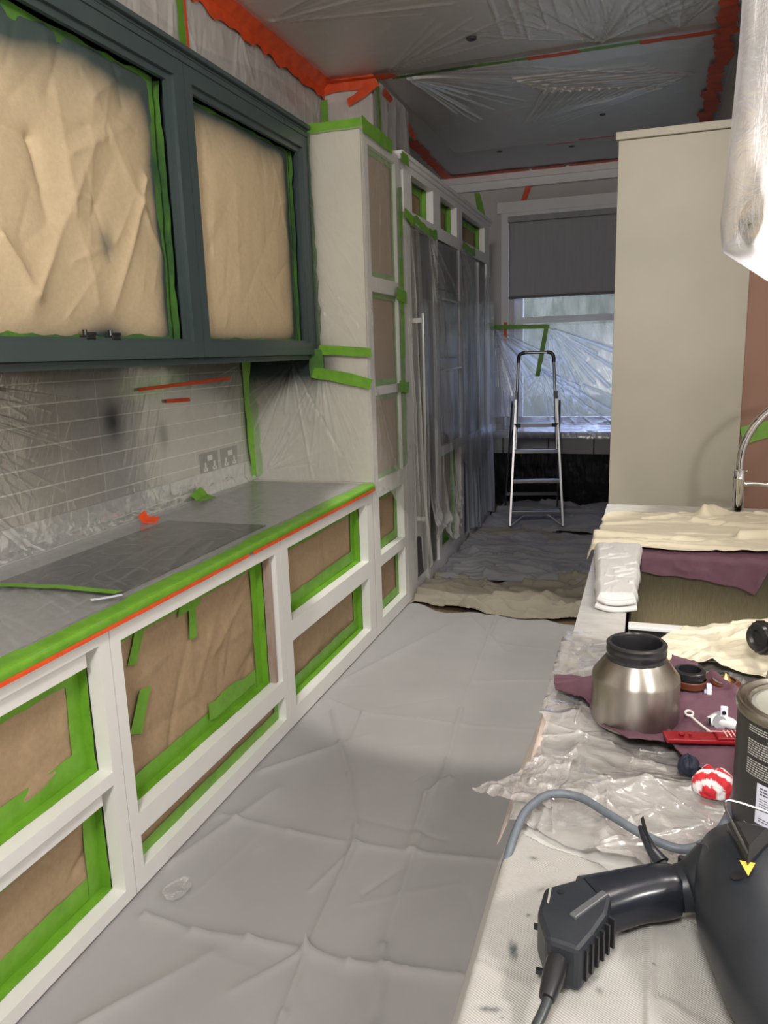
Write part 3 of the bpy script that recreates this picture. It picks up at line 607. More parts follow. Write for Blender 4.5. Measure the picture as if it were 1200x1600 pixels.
# polythene: end panel + wrapped front
ep = thing('polythene_sheet', 'clear polythene on the tall cabinet side panel, crossed by two green tapes', 'plastic sheet', (-1.85, 4.0, .95))
U, V = UV(-2.19, -1.43, 130, .95, 2.80, 280)
seg = fan(-1.75, 2.45, -75, -20, 9, .5, .006, .004, 21)+fan(-1.76, 1.95, -60, 10, 9, .42, .006, .004, 22)+fan(-1.74, 2.15, -85, -45, 8, .8, .006, .005, 23)+fan(-1.72, 1.6, -130, -60, 14, .7, .008, .007, 24)+fan(-1.9, 1.62, -150, -60, 12, .7, .008, .008, 25)+fan(-2.1, 1.0, 0, 70, 9, .4, .008, .006, 26)
hidden = (V < 1.635) | (U > -1.78)
fd = folds(U, V, seg)
lowm = np.clip((1.62-V)/.15, 0, 1)
H = fd+.008*(ridge(U*4, V*3, 7)-.3)*(.15+lowm)
cold = .85*np.exp(-(np.maximum(U+1.755, 0)/.022))*np.exp(-np.maximum(1.75-V, 0)/.15)+.80*np.exp(-(((V-1.60)/.10)**2))*np.clip((-1.60-U)/.16, 0, 1)  # wall cabinet's shadow painted into the film beside and below the cabinet
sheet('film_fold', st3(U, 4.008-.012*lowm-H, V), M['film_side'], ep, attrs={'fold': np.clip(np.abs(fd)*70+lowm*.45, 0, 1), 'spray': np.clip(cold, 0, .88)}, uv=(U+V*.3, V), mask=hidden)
ty = 3.98
tape([(-1.72, ty, 1.685), (-1.55, ty-.003, 1.672), (-1.415, ty, 1.66)], .048, (0, -1, 0), M['tape_green'], ep, 151, rag=.12, label='upper green tape')
tape([(-1.76, ty-.006, 1.56), (-1.6, ty-.01, 1.535), (-1.42, ty-.006, 1.49)], .060, (0, -1, 0), M['tape_green'], ep, 152, rag=.12, wob=.01, label='lower green tape')
tape([(-1.74, ty-.002, 1.69), (-1.735, ty-.008, 1.53)], .08, (0, -1, 0), M['tape_green_sprayed'], ep, 153, rag=.12)
wrap = thing('polythene_sheet', 'clear polythene hanging down the front of the tall cabinet beside the worktop corner', 'plastic sheet', (-1.42, 4.35, .7))
U, V = UV(4.0, 4.74, 100, .60, 2.80, 300)
seg = fan(4.05, 1.98, -88, -55, 14, .6, .006, .006, 31)+fan(4.08, 1.5, -85, -40, 10, .8, .007, .008, 32)+fan(4.3, 2.8, -120, -60, 8, .7, .008, .004, 33)
fd = folds(U, V, seg); lowm = np.clip((1.45-V)/.4, 0, 1)
mk = V > np.where(U < 4.22, .88, .88-(U-4.22)*.62)+.015*np.sin(U*40)
mk &= ~((U > 4.70) & (V > 1.2))
H = fd+.018*lowm*ridge(U*3, V*1.2, 12)+.01*lowm*ridge(U*9, V*6, 14)
sheet('film_fold', st3(X+.014+H, U, V), M['film_side'], wrap, attrs={'fold': np.clip(np.abs(fd)*60+lowm*.35+.25*(V > 2.0)*(U < 4.63), 0, 1), 'spray': 0*U}, uv=(U, V), mask=mk)
# hanging folds between tall unit and fridge
def hang(label, y0, y1, z0, z1, seed, x, amp, fu, bottom, matl='film', fold0=.25, left=None, nu=160, nv=220, extra=None):
    t = thing('polythene_sheet', label, 'plastic sheet', (x, (y0+y1)/2, z0))
    U, V = UV(y0, y1, nu, z0, z1, nv)
    d = (z1-V)/(z1-z0)
    W1 = ridge(U*fu, V*.35, seed, 2); W2 = ridge(U*fu*3+V*.6, V*.8, seed+5, 2)
    fd = extra(U, V) if extra is not None else 0*U
    H = amp*d**.6*W1+amp*.3*W2*(d**.5)+fd
    mk = (V > bottom(U)) & (V < (left(U) if left is not None else z1+1))
    sheet('film_fold', st3(x+H, U, V), M[matl], t, attrs={'fold': np.clip(fold0+.30*(W1**4)+.2*W2**5+np.abs(fd)*18, 0, 1), 'spray': 0*U}, uv=(U, V*.6), mask=mk)
    return t
hang('narrow gathered polythene hanging between the tall cabinet and the fridge', 4.66, 5.02, .10, 2.42, 51, X+.02, .07, 9, lambda U: .35-.75*(U-4.72)*(U > 4.72)+.12*np.sin(U*23), 'film_side', .30)
hang('wide polythene hanging over fridge and ovens with its slanted hem above the drawers', 4.90, 7.46, .62, 2.47, 52, X+.03, .05, 3.5, lambda U: np.where(U < 6.3, 1.35-.5*(U-4.9), .62+.0*U)+.25*np.clip((U-6.9)/.5, 0, 1), 'film', .06,
     left=lambda U: 2.46-.12*np.clip((U-5.5)/1.9, 0, 1)-.05*np.sin((U-4.9)*3), nu=300, extra=lambda U, V: folds(U, V, fan(5.2, 2.44, -80, -20, 14, 1.4, .015, .014, 3)+fan(6.2, 2.45, -100, -30, 16, 1.2, .015, .014, 4)+fan(7.3, 2.4, -160, -95, 10, .9, .015, .012, 5)))
hang('long inner polythene in front of the fridge reaching almost to the floor', 4.98, 5.95, .22, 2.0, 53, X+.03, .06, 5, lambda U: .42-.2*(U-4.98)+.06*np.sin(U*30), 'film', .04, extra=lambda U, V: .05*ridge(U*7, V*7, 77)*np.clip((.75-V)/.3, 0, 1))
hang('bluish polythene draped over the far low door beneath the tall run', 6.28, 7.48, .08, .95, 54, X+.015, .05, 6, lambda U: .10+.03*np.sin(U*9), 'film_win', .35)

# ================================================================== UPPER WALL, CEILING POLYTHENE
uw = thing('polythene_sheet', 'milky polythene on the wall above the dark green wall cabinets', 'plastic sheet', (WX+.02, 3.4, 2.85))
U, V = UV(2.3, 5.34, 260, 2.84, 3.47, 80)
sg = fan(3.55, 3.45, -110, -60, 6, .5, .02, .010, 61)+fan(4.2, 3.45, -120, -60, 8, .5, .015, .008, 62)+scatter_creases(2.4, 5.3, 2.9, 3.4, 30, .35, .015, .008, 63, (60, 120))
fd = folds(U, V, sg)
H = fd+.02*ridge(U*2, V*3, 5)
sheet('film_fold', st3(WX+.012+H, U, V), M['film_wall'], uw, attrs={'fold': np.clip(np.abs(fd)*35+.25*(V > 3.25+.06*np.sin(U*3)), 0, 1), 'spray': 0*U}, uv=(U, V))
tape([(WX+.045, 3.565, 2.84), (WX+.045, 3.56, 3.45)], .055, (1, 0, 0), M['tape_green'], uw, 161, label='green vertical tape')
tape([(WX+.046, 3.61, 2.84), (WX+.046, 3.60, 3.45)], .02, (1, 0, 0), M['tape_red'], uw, 162, label='thin orange vertical tape')
tape([(WX+.06, 5.30, 2.84), (WX+.05, 5.31, 3.1), (WX+.055, 5.30, 3.36)], .045, (.7, -.7, 0), M['tape_green'], uw, 163, rag=.2)
pf = thing('polythene_sheet', 'milky polythene over the boxed pier between wall and ceiling', 'plastic sheet', (-2.0, 5.36, 2.85))
U, V = UV(-2.19, -1.84, 40, 2.84, 3.47, 60)
sheet('film_fold', st3(U, 5.365-.012*ridge(U*5, V*4, 3), V), M['film_wall'], pf, attrs={'fold': .1+.4*(V > 3.36), 'spray': 0*U}, uv=(U, V))
U, V = UV(5.34, 6.15, 60, 2.84, 3.47, 60)
sheet('film_fold', st3(-1.825+.02*ridge(U*4, V*3, 4), U, V), M['film_wall'], pf, attrs={'fold': .1+.3*ridge(U*4, V*3, 4)**2, 'spray': 0*U}, uv=(U, V))
tape([(-1.80, 5.40, 2.84), (-1.80, 5.39, 3.2), (-1.80, 5.37, 3.47)], .05, (1, 0, 0), M['tape_green'], pf, 164)
# ceiling sheets
def ceil_sheet(label, x0, x1, y0, y1, sg, seed, z=CZ-.012, nu=260, nv=260, wave=.02, base=.0):
    t = thing('polythene_sheet', label, 'plastic sheet', ((x0+x1)/2, (y0+y1)/2, z))
    U, V = UV(x0, x1, nu, y0, y1, nv); fd = folds(U, V, sg)
    ed = np.clip(np.minimum(np.minimum(U-x0, x1-U), np.minimum(V-y0, y1-V))/.25, 0, 1)
    H = fd+wave*fbm(U*1.2, V*1.2, seed)*ed
    sheet('film_fold', st3(U, V, z-np.maximum(H, -.004)), M['film_ceil'], t, attrs={'fold': np.clip(base+np.abs(fd)*32, 0, 1), 'spray': 0*U}, uv=(U, V))
    return t
r = random.Random(5)
sgA = fan(-.35, 5.36, -150, -35, 60, 1.0, .011, .007, 71)+fan(.1, 5.36, -120, -60, 20, .7, .010, .007, 72)+fan(-2.1, 4.3, -30, 20, 9, 1.6, .014, .012, 73)+fan(-1.7, 5.3, -60, -10, 6, 1.2, .014, .010, 74)
sgA += [(-.9+.09*i+r.uniform(-.03, .03), 5.30-r.uniform(0, .3), -.85+.075*i, 4.4-r.uniform(0, .6), .011, .008) for i in range(22)]
cA = ceil_sheet('polythene across the near ceiling, up to the red and green taped joint', WX+.03, 2.4, .9, 5.36, sgA, 3, nu=420, nv=420)
sgB = fan(-1.62, 5.42, -10, 85, 44, 1.25, .011, .010, 75)+fan(.25, 6.2, 140, 215, 22, 1.5, .012, .008, 76)+[(-.95+.02*i, 5.75+.045*i, -.1+.03*i, 5.85+.06*i, .014, .014) for i in range(9)]
sgB += [(-.75+.06*i, 6.0+.03*i, -1.05+.05*i, 6.9-.03*i, .018, .013) for i in range(14)]
cB = ceil_sheet('bluish wrinkled polythene across the far ceiling beyond the taped joint', -1.80, .45, 5.42, 7.62, sgB, 9, nu=380, nv=360, base=.08)
zt = CZ-.035
rt, gt = M['tape_red'], M['tape_green']
N_ = (0, 0, -1)
tape([(-1.70, 5.385, zt), (-1.2, 5.39, zt), (-1.12, 5.39, zt)], .045, N_, M['tape_green_sprayed'], cA, 171, rag=.2); tape([(-1.14, 5.39, zt), (-.78, 5.40, zt)], .045, N_, M['tape_green'], cA, 172, rag=.25)
tape([(-.80, 5.40, zt-.002), (-.48, 5.405, zt-.002)], .06, N_, rt, cA, 173, rag=.2); tape([(-.5, 5.405, zt), (-.10, 5.41, zt)], .055, N_, gt, cA, 174, rag=.2)
tape([(-.12, 5.41, zt-.002), (.40, 5.43, zt-.002)], .07, N_, rt, cA, 175, rag=.25)
tape([(WX+.075, 2.6, zt), (WX+.07, 4.2, zt), (WX+.07, 5.33, zt)], .12, (.6, 0, -.8), rt, cA, 176, rag=.3, wob=.012)
tape([(WX+.04, 2.6, 3.43), (WX+.04, 4.6, 3.44), (WX+.04, 5.33, 3.44)], .11, (1, 0, 0), rt, cA, 177, rag=.35, wob=.01)
tape([(WX+.05, 5.33, 3.455), (-2.0, 5.335, 3.45), (-1.80, 5.335, 3.46)], .09, (0, -1, -.3), rt, cA, 178, rag=.3, wob=.01)
tape([(WX+.1, 5.31, zt), (-1.66, 5.34, zt)], .10, N_, rt, cA, 180, rag=.3, wob=.01)
tape([(-1.80, 5.32, 3.42), (-2.0, 5.325, 3.33)], .05, (0, -1, 0), rt, cA, 179, rag=.2, wob=.02)
for i in range(9):
    y = 4.9+i*.28; tape([(.37+r.uniform(-.03, .02), y, zt), (.38+r.uniform(-.03, .02), y+.32, zt)], .10, N_, rt, cB, 181+i, rag=.35, wob=.015)
tape([(-1.80, 5.5, 3.43), (-1.9, 6.6, 3.40)], .05, (1, 0, -.3), rt, cB, 191, rag=.3, wob=.01)
for (a, b, y) in [(-.95, -.70, 7.60), (-.66, -.30, 7.55), (-.28, .1, 7.55)]: tape([(a, y, zt), (b, y+.02, zt)], .025, N_, rt, cB, 200+int(b*50), rag=.3)
fl_ = thing('tape_line', 'red tape line round the bare far ceiling edge above the window wall', 'tape', (-1.2, 8.6, 3.45))
tape([(-2.05, 7.0, 3.485), (-2.10, 8.0, 3.485), (-2.12, 8.62, 3.485)], .10, (0, 0, -1), rt, fl_, 211, rag=.3, wob=.01)
for i, (a, b) in enumerate([(-2.16, -1.55), (-1.60, -1.25), (-1.22, -.88), (-.85, -.15), (-.15, .45)]): tape([(a, 8.60, 3.485), (b, 8.60+.01*i, 3.485)], .10 if i != 1 else .13, (0, 0, -1), rt, fl_, 212+i, rag=.22, wob=.006)
lw = thing('loose_tape', 'short red tape strip slanting on the far wall above the window', 'tape', (-1.3, WY-.01, 3.25))
tape([(-1.33, WY-.012, 3.19), (-1.27, WY-.012, 3.36)], .06, (0, -1, 0), rt, lw, 220, rag=.15)
lw = thing('loose_tape', 'short green tape strip on the far wall beside the crown moulding', 'tape', (-1.8, WY-.01, 3.1))
tape([(-1.76, WY-.012, 3.04), (-1.83, WY-.012, 3.33)], .065, (0, -1, 0), M['tape_green'], lw, 221, rag=.15)
for i, (a, b, l) in enumerate([(-1.07, 4.98, 'recessed ceiling downlight nearest the green taped joint'), (-1.414, 7.79, 'small recessed ceiling downlight furthest left over the window end'), (-.75, 7.90, 'small recessed ceiling downlight at the middle of the window end'), (-.42, 6.9, 'small recessed downlight near the end of the far ceiling polythene')]):
    d_ = thing('ceiling_downlight', l, 'downlight', (a, b, CZ), group='recessed downlights')
    k_ = .75 if i == 0 else .62; h_ = .030 if i in (0, 3) else .008
    MB().lathe([(.0, .004-h_), (.030*k_, .002-h_), (.034*k_, -h_), (.040*k_, .002-h_), (.042*k_, -.0), (.0, 0)], (a, b, CZ), 28).build('bezel', mat('dark_bezel', (.05, .05, .05), .4), d_, smooth=True)

# ================================================================== WINDOW END
dk = thing('window_desk', 'long grey counter with drawers below the far window, draped in dark film', 'counter', (-.6, 8.4, 0))
box('counter_top', -1.62, .46, 8.10, 8.66, .765, .795, mat('pale_counter', (.36, .35, .35), .5), dk, .003)
for a, b in [(-1.60, -1.44), (-1.43, -.965), (-.955, -.505), (-.495, -.03), (-.02, .45)]: box('drawer', a, b, 8.12, 8.16, .575, .755, mat('grey_drawer', (.25, .245, .245), .55), dk, .003)
box('counter_back', -1.6, .46, 8.5, 8.66, .02, .57, mat('dark_back', (.02, .02, .02), .6), dk)
U, V = UV(-1.62, .46, 150, .02, .57, 50)
sheet('dark_film', st3(U, 8.17+.03*(1-V/.57)*ridge(U*4+V, V*1.5, 5)+.01*ridge(U*12+V*3, V*3, 8), V), M['darkfilm'], dk)
wf = thing('polythene_sheet', 'bluish clear polythene draped from the window taping down over the counter', 'plastic sheet', (-.9, 8.3, .8))
nu, nv = 300, 260
prof = [(8.66, 1.90), (8.62, 1.5), (8.58, 1.15), (8.50, .93), (8.38, .845), (8.25, .825), (8.12, .815), (8.085, .80), (8.075, .74)]
pp = np.array(prof); L_ = np.r_[0, np.cumsum(np.hypot(*np.diff(pp, axis=0).T))]
U, S = UV(-2.1, .44, nu, 0, L_[-1], nv); by = np.interp(S, L_, pp[:, 0]); bz = np.interp(S, L_, pp[:, 1])
sg = fan(-1.62, .02, 25, 88, 20, 1.25, .016, .020, 81)+fan(-1.04, .02, 20, 88, 12, 1.3, .014, .018, 82)+fan(-1.12, .45, 20, 80, 12, 1.0, .014, .022, 83)+fan(-1.10, .5, 100, 160, 6, .4, .014, .015, 84)
fd = folds(U, S, sg); bend = np.exp(-((S-1.28)/.2)**2)
mk = (bz < np.where(U < -1.02, 1.93, 1.93-.0*U)) & ((U < -1.0) | (S > .0))
sheet('film_fold', st3(U, by-np.abs(fd)-.02*bend*ridge(U*6, S*6, 4), bz+.012*bend*ridge(U*6, S*6, 4)), M['film_win'], wf, attrs={'fold': np.clip(np.abs(fd)*32+bend*.5, 0, 1), 'spray': 0*U}, uv=(U-.5*S, S), mask=mk)
tape([(-1.75, 8.60, 1.905), (-1.4, 8.60, 1.895), (-1.02, 8.60, 1.885)], .045, (0, -1, 0), M['tape_green'], wf, 231, label='green tape along the top')
tape([(-1.05, 8.59, 1.88), (-1.09, 8.585, 1.65), (-1.14, 8.57, 1.36)], .05, (0, -1, 0), M['tape_green'], wf, 232, label='green tape hanging down')
tape([(-1.50, 8.63, 1.95), (-1.50, 8.63, 1.75)], .035, (0, -1, 0), rt, wf, 233, label='red tape behind')
# ladder
th = math.radians(10.8)
ld = thing('step_ladder', 'aluminium step ladder with black top hoop standing before the far counter', 'ladder', (-.925, 6.975, .028), th, local=True)
yy = lambda z: .19*z
hw = lambda z: .24-.048*z
for s in (-1, 1):
    MB().bar((s*hw(0), 0, 0.012), (s*hw(1.2), yy(1.2), 1.2), .023, .048, .003, up=(0, 1, 0)).build('rail', M['alu'], ld)
    MB().bar((s*hw(1.17), yy(1.17), 1.17), (s*(hw(1.24)), yy(1.24), 1.24), .026, .055, .004, up=(0, 1, 0)).build('rail_cap', M['black'], ld)
    MB().bar((s*hw(0), 0, -.012), (s*hw(.03), yy(.03), .03), .03, .055, .003, up=(0, 1, 0)).build('foot', M['black'], ld)
    MB().bar((s*.215, .235, 1.15), (s*.268, 1.0, 0), .018, .035, .003, up=(0, 1, 0)).build('rear_leg', M['alu'], ld)
    MB().bar((s*hw(.03), yy(.02), .03), (s*.10, yy(.14), .135), .012, .02, up=(0, 1, 0)).build('brace', M['alu'], ld)
    MB().bar((s*.205, yy(.95), .94), (s*.225, .55, .72), .008, .02, up=(0, 1, 0)).build('side_link', M['black'], ld)
MB().bar((-.255, .87, .17), (.255, .87, .17), .02, .03).build('rear_bar', M['alu'], ld)
for z in (.15, .43, .70):
    w = hw(z)-.008; MB().obox(Vector((0, yy(z)+.02, z)), Vector((1, 0, 0)), Vector((0, 1, 0)), Vector((0, 0, 1)), w, .042, .016, .004).build('tread', M['alu'], ld)
MB().obox(Vector((0, yy(.94)+.10, .935)), Vector((1, 0, 0)), Vector((0, 1, 0)), Vector((0, 0, 1)), hw(.94)-.01, .12, .014, .004).build('platform', M['alu'], ld)
MB().box(-.20, -.14, yy(.94)-.025, yy(.94)+.0, .92, .955, .003).box(.14, .20, yy(.94)-.025, yy(.94)+.0, .92, .955, .003).build('platform_bracket', M['black'], ld)
hp = [(-.185, yy(.72), .72), (-.178, yy(1.0), 1.0), (-.165, yy(1.4), 1.4), (-.158, yy(1.54), 1.54), (-.148, yy(1.57), 1.575), (-.120, yy(1.59), 1.59), (0, yy(1.59), 1.592), (.120, yy(1.59), 1.59), (.148, yy(1.57), 1.575), (.158, yy(1.54), 1.54), (.165, yy(1.4), 1.4), (.178, yy(1.0), 1.0), (.185, yy(.72), .72)]
MB().tube(hp, .013, 12, 4).build('hoop', M['alu'], ld, smooth=True)
for s in (-1, 1): MB().tube([(s*.160, yy(1.50), 1.50), (s*.158, yy(1.54), 1.545), (s*.148, yy(1.57), 1.575), (s*.120, yy(1.59), 1.59), (s*.10, yy(1.59), 1.592)], .0165, 12, 4).build('hoop_corner', M['black'], ld, smooth=True)

# ================================================================== RIGHT TALL CABINET
rc = thing('tall_cabinet', 'tall plain cream cabinet with thin cornice standing behind the island', 'cabinet', (.14, 4.6, 0))
box('carcass', -.180, .455, 4.300, 4.94, .0, 2.655, M['cream_wall'], rc, .002)
MB().box(-.195, .460, 4.285, 4.95, 2.657, 2.695, .004).build('cornice', M['cream_wall'], rc)
gp = thing('loose_tape', 'green tape strip on the brown wall behind the tap', 'tape', (.55, 4.35, 1.2))
tape([(.44+.03, 4.35, 1.175), (.75, 4.35, 1.26)], .09, (0, -1, 0), M['tape_green'], gp, 241)

# ================================================================== ISLAND
IZ = .905; IX = -.165
isl = thing('kitchen_island', 'kitchen island with pale veined marble worktop and double sink cutout', 'island', (.4, 2.0, 0))
MB().box(IX, 1.15, .12, 1.90, .875, IZ).box(IX, -.035, 1.90, 2.875, .875, IZ).box(.62, 1.15, 1.90, 2.875, .875, IZ).box(IX, 1.15, 2.875, 3.80, .875, IZ).build('marble_top', M['marble'], isl)
MB().box(IX+.03, IX+.05, .16, 3.76, .0, .874).box(1.08, 1.10, .16, 3.76, 0, .874).box(IX+.05, 1.08, .16, .18, 0, .874).box(IX+.05, 1.08, 3.74, 3.76, 0, .874).build('base_panel', M['white'], isl)
sk = thing('double_sink', 'brushed steel double bowl sink let into the island worktop', 'sink', (.3, 2.4, .65))
def bowl(mb, x0, x1, y0, y1, z0, z1, t=.006):
    mb.box(x0, x0+t, y0, y1, z0, z1).box(x1-t, x1, y0, y1, z0, z1).box(x0+t, x1-t, y0, y0+t, z0, z1).box(x0+t, x1-t, y1-t, y1, z0, z1).box(x0+t, x1-t, y0+t, y1-t, z0, z0+t)
b = MB(); bowl(b, -.028, .612, 2.175, 2.868, .64, .873); b.build('far_bowl', M['sink'], sk)
b = MB(); bowl(b, -.028, .612, 1.91, 2.155, .64, .873); b.build('near_bowl', mat('dark_bowl', (.05, .05, .05), .35, .6), sk)
MB().box(-.028, .612, 2.140, 2.178, .874, .886, .003).build('divider', M['white'], sk)
# tap
tp = thing('kitchen_tap', 'chrome kitchen tap with arched ribbed spout on the island', 'tap', (.397, 3.66, IZ))
tx, tyy = .397, 3.66
MB().lathe([(.0, 0), (.028, 0), (.028, .01), (.0245, .014), (.0245, .155), (.0255, .157), (.0255, .163), (.0245, .165), (.0245, .20), (.019, .203), (0, .203)], (tx, tyy, IZ), 32).build('body', M['chrome'], tp, smooth=True)
arc = [(tx, tyy, 1.10)]+[(tx+.30-.30*math.cos(a), tyy-.02*math.sin(a), 1.14+.30*math.sin(a)) for a in np.linspace(.02, PI*.98, 16)]+[(tx+.60, tyy, 1.06)]
MB().tube(arc, .0165, 18, 5).build('spout', M['chrome'], tp, smooth=True)
MB().tube([(tx, tyy, 1.035), (tx+.06, tyy-.005, 1.045), (tx+.16, tyy-.01, 1.03), (tx+.26, tyy-.01, 1.0)], .011, 14, 6).cyl((tx-.028, tyy, 1.098), (tx+.03, tyy, 1.098), .004, n=10).build('lever_arm', M['chrome'], tp, smooth=True)

# ---- cloths
def drape_pts(U, V, Z, ex=IX-.006):
    ov = np.maximum(ex-U, 0); x = np.where(ov > 0, ex-.35*ov-.006, U); z = Z-ov*.94
    return st3(x, V, z)
def inpoly(U, V, poly):
    c = np.zeros(U.shape, bool); n = len(poly)
    for i in range(n):
        x0, y0 = poly[i]; x1, y1 = poly[(i+1) % n]
        cond = ((y0 > V) != (y1 > V)) & (U < (x1-x0)*(V-y0)/(y1-y0+1e-12)+x0); c ^= cond
    return c
def warp_quad(c, nu, nv, seed, jit=.01):
    """grid over a four-cornered outline c = [p00, p10, p11, p01] with wandering edges"""
    A, B = UV(0, 1, nu, 0, 1, nv); c = np.array(c, float)
    P = ((1-A)*(1-B))[..., None]*c[0]+(A*(1-B))[..., None]*c[1]+(A*B)[..., None]*c[2]+((1-A)*B)[..., None]*c[3]
    e = 1-np.minimum(np.minimum(A, 1-A), np.minimum(B, 1-B))*4; e = np.clip(e, 0, 1)
    P[..., 0] += jit*2*(fbm(P[..., 1]*9, P[..., 0]*3, seed)-.5)*e; P[..., 1] += jit*2*(fbm(P[..., 0]*9, P[..., 1]*3, seed+3)-.5)*e
    return P[..., 0], P[..., 1], A, B
# cream cloth near tap
U, V, A, B = warp_quad([(-.20, 2.86), (.80, 2.93), (.80, 3.66), (-.135, 3.50)], 190, 130, 3, .03)
sg = [(-.18, 3.05, .25, 3.0, .025, .022), (-.17, 2.93, .35, 2.92, .018, .018), (-.15, 3.25, .2, 3.35, .02, .012), (.25, 3.5, .34, 3.66, .05, .05), (.2, 3.35, .5, 3.3, .03, .02), (.35, 3.1, .6, 3.25, .03, .03), (0, 3.4, .22, 3.52, .018, .012)]+scatter_creases(-.1, .6, 2.95, 3.6, 26, .3, .012, .010, 5, (-20, 30))
Z = IZ+.016+np.maximum(folds(U, V, sg), -.010)+.012*ridge(U*4, V*6, 6)
sag = np.clip((2.885-V)/.05, 0, 1)
sheet('dust_cloth', drape_pts(U, V, Z-sag*.012), M['cream'], thick=.0022, label='cream cotton cloth crumpled over the island end beside the tap', cat='cloth')
# mauve towel hanging into the sink
A, B = UV(0, 1, 120, 0, 1, 60)
xx = .0+A*.43; hem = np.interp(A, [0, .12, .45, .78, .88, .96, 1], [.845, .838, .830, .805, .785, .855, .90])
Vp = np.array([(2.98, .909), (2.90, .911), (2.872, .909), (2.862, .895)]); s = B*4
yv = np.interp(s, [0, 1.4, 2, 2.4], Vp[:, 0]); zt_ = np.interp(s, [0, 1.4, 2, 2.4], Vp[:, 1]); k_ = np.clip((s-2.4)/1.6, 0, 1)
yv = yv-k_*.012; zv = zt_*(1-k_)+k_*hem
w_ = .006*np.sin(xx*60+B*4)+.010*ridge(xx*9, B*2, 5)
sheet('hanging_towel', st3(xx, yv-w_*np.clip(s-1.6, 0, 1)-.004, zv), M['purple'], thick=.004, label='mauve towel hanging over the far rim of the sink under the cream cloth', cat='towel')
# white folded cloth
U, V, A, B = warp_quad([(-.118, 2.20), (-.006, 2.215), (.004, 2.875), (-.165, 2.86)], 90, 200, 8, .012)
ed = np.clip(np.minimum(np.minimum(A, 1-A)*.14/.018, np.minimum(B, 1-B)*.66/.03), 0, 1)
Z = IZ+.004+.038*np.sqrt(np.clip(1-(1-ed)**2, 0, 1))+.006*ridge(U*18, V*7+U*6, 4)*ed+folds(U, V, scatter_creases(-.15, 0, 2.3, 2.85, 14, .1, .008, -.008, 6, (-10, 60)))*ed
sheet('folded_cloth', drape_pts(U, V, Z), M['whitecloth'], thick=.002, label='white folded cloth lying on the marble at the left corner of the sink', cat='cloth')
# rolled end of it: a rim showing the fold
rl = MB().tube([(-.118, 2.205, IZ+.012), (-.085, 2.188, IZ+.010), (-.05, 2.192, IZ+.009), (-.008, 2.205, IZ+.013)], .0085, 10, 6).tube([(-.112, 2.203, IZ+.034), (-.085, 2.186, IZ+.030), (-.05, 2.190, IZ+.029), (-.012, 2.203, IZ+.034)], .008, 10, 6)
rl.build('rolled_edge', M['whitecloth'], bpy.data.objects['folded_cloth'], smooth=True)
# cream cloth behind the steel cup
U, V, A, B = warp_quad([(.02, 1.84), (.62, 1.62), (.66, 2.13), (.10, 2.02)], 150, 100, 13, .02)
Z = IZ+.012+folds(U, V, scatter_creases(.05, .6, 1.7, 2.1, 26, .25, .014, .014, 4, (10, 50)))+.030*ridge(U*5+V*2, V*6-U*2, 3)+.014*ridge(U*14, V*12, 7)+.05*np.clip((U-.2)/.3, 0, 1)*np.clip((V-1.85)/.2, 0, 1)
sheet('dust_cloth', st3(U, V, Z), M['cream'], thick=.002, label='cream cloth bunched beside the near sink bowl behind the steel cup', cat='cloth')

# thick crumpled polythene: back piece and front piece
def crumple(label, quad_, seed, amp, z0, nu=230, nv=200, jit=.02, fold=.15, extra=None, name='polythene_sheet'):
    U, V, A, B = warp_quad(quad_, nu, nv, seed, jit)
    sg = scatter_creases(U.min(), U.max(), V.min(), V.max(), 90, .22, .006, amp*.55, seed)
    fd = folds(U, V, sg, True); H = amp*(1.5*ridge(U*5, V*6, seed, 1)+.5*ridge(U*12+V*3, V*12, seed+3, 2)+.10*ridge(U*34, V*34, seed+4, 2))+np.abs(fd)
    Z = z0+H
    if extra is not None: Z = Z+extra(U, V)
    fa = np.clip(fold+.9*ridge(U*15, V*15, seed+3)**5+.5*ridge(U*6, V*6, seed)**6+np.abs(fd)*25, 0, 1)
    return sheet(name, drape_pts(U, V, Z, IX-.012), M['film_thick'], attrs={'fold': fa, 'spray': 0*U}, uv=(U, V), label=label, cat='plastic sheet')
crumple('crumpled clear polythene on the marble behind the steel cup', [(-.20, 1.50), (.50, 1.48), (.46, 1.90), (-.185, 1.94)], 5, .012, IZ+.004, jit=.03)
fp = crumple('crumpled clear polythene spread in front of the steel cup, corner jutting over the aisle', [(-.19, 1.10), (.42, .86), (.40, 1.38), (-.175, 1.52)], 9, .014, IZ+.006, nu=300, nv=240, jit=.03, extra=lambda U, V: .0*U)
# corner that sticks out over the edge
U, V, A, B = warp_quad([(-.255, 1.17), (-.12, 1.12), (-.10, 1.33), (-.19, 1.26)], 90, 70, 22, .02)
H = .016*ridge(U*12, V*12, 3)+.010*ridge(U*30, V*30, 5)
sheet('film_corner', st3(U, V, IZ+.016+H-.02*np.clip((IX-U)/.09, 0, 1)), M['film_thick'], fp, attrs={'fold': np.clip(.15+ridge(U*30, V*30, 5)**4, 0, 1), 'spray': 0*U}, uv=(U, V))
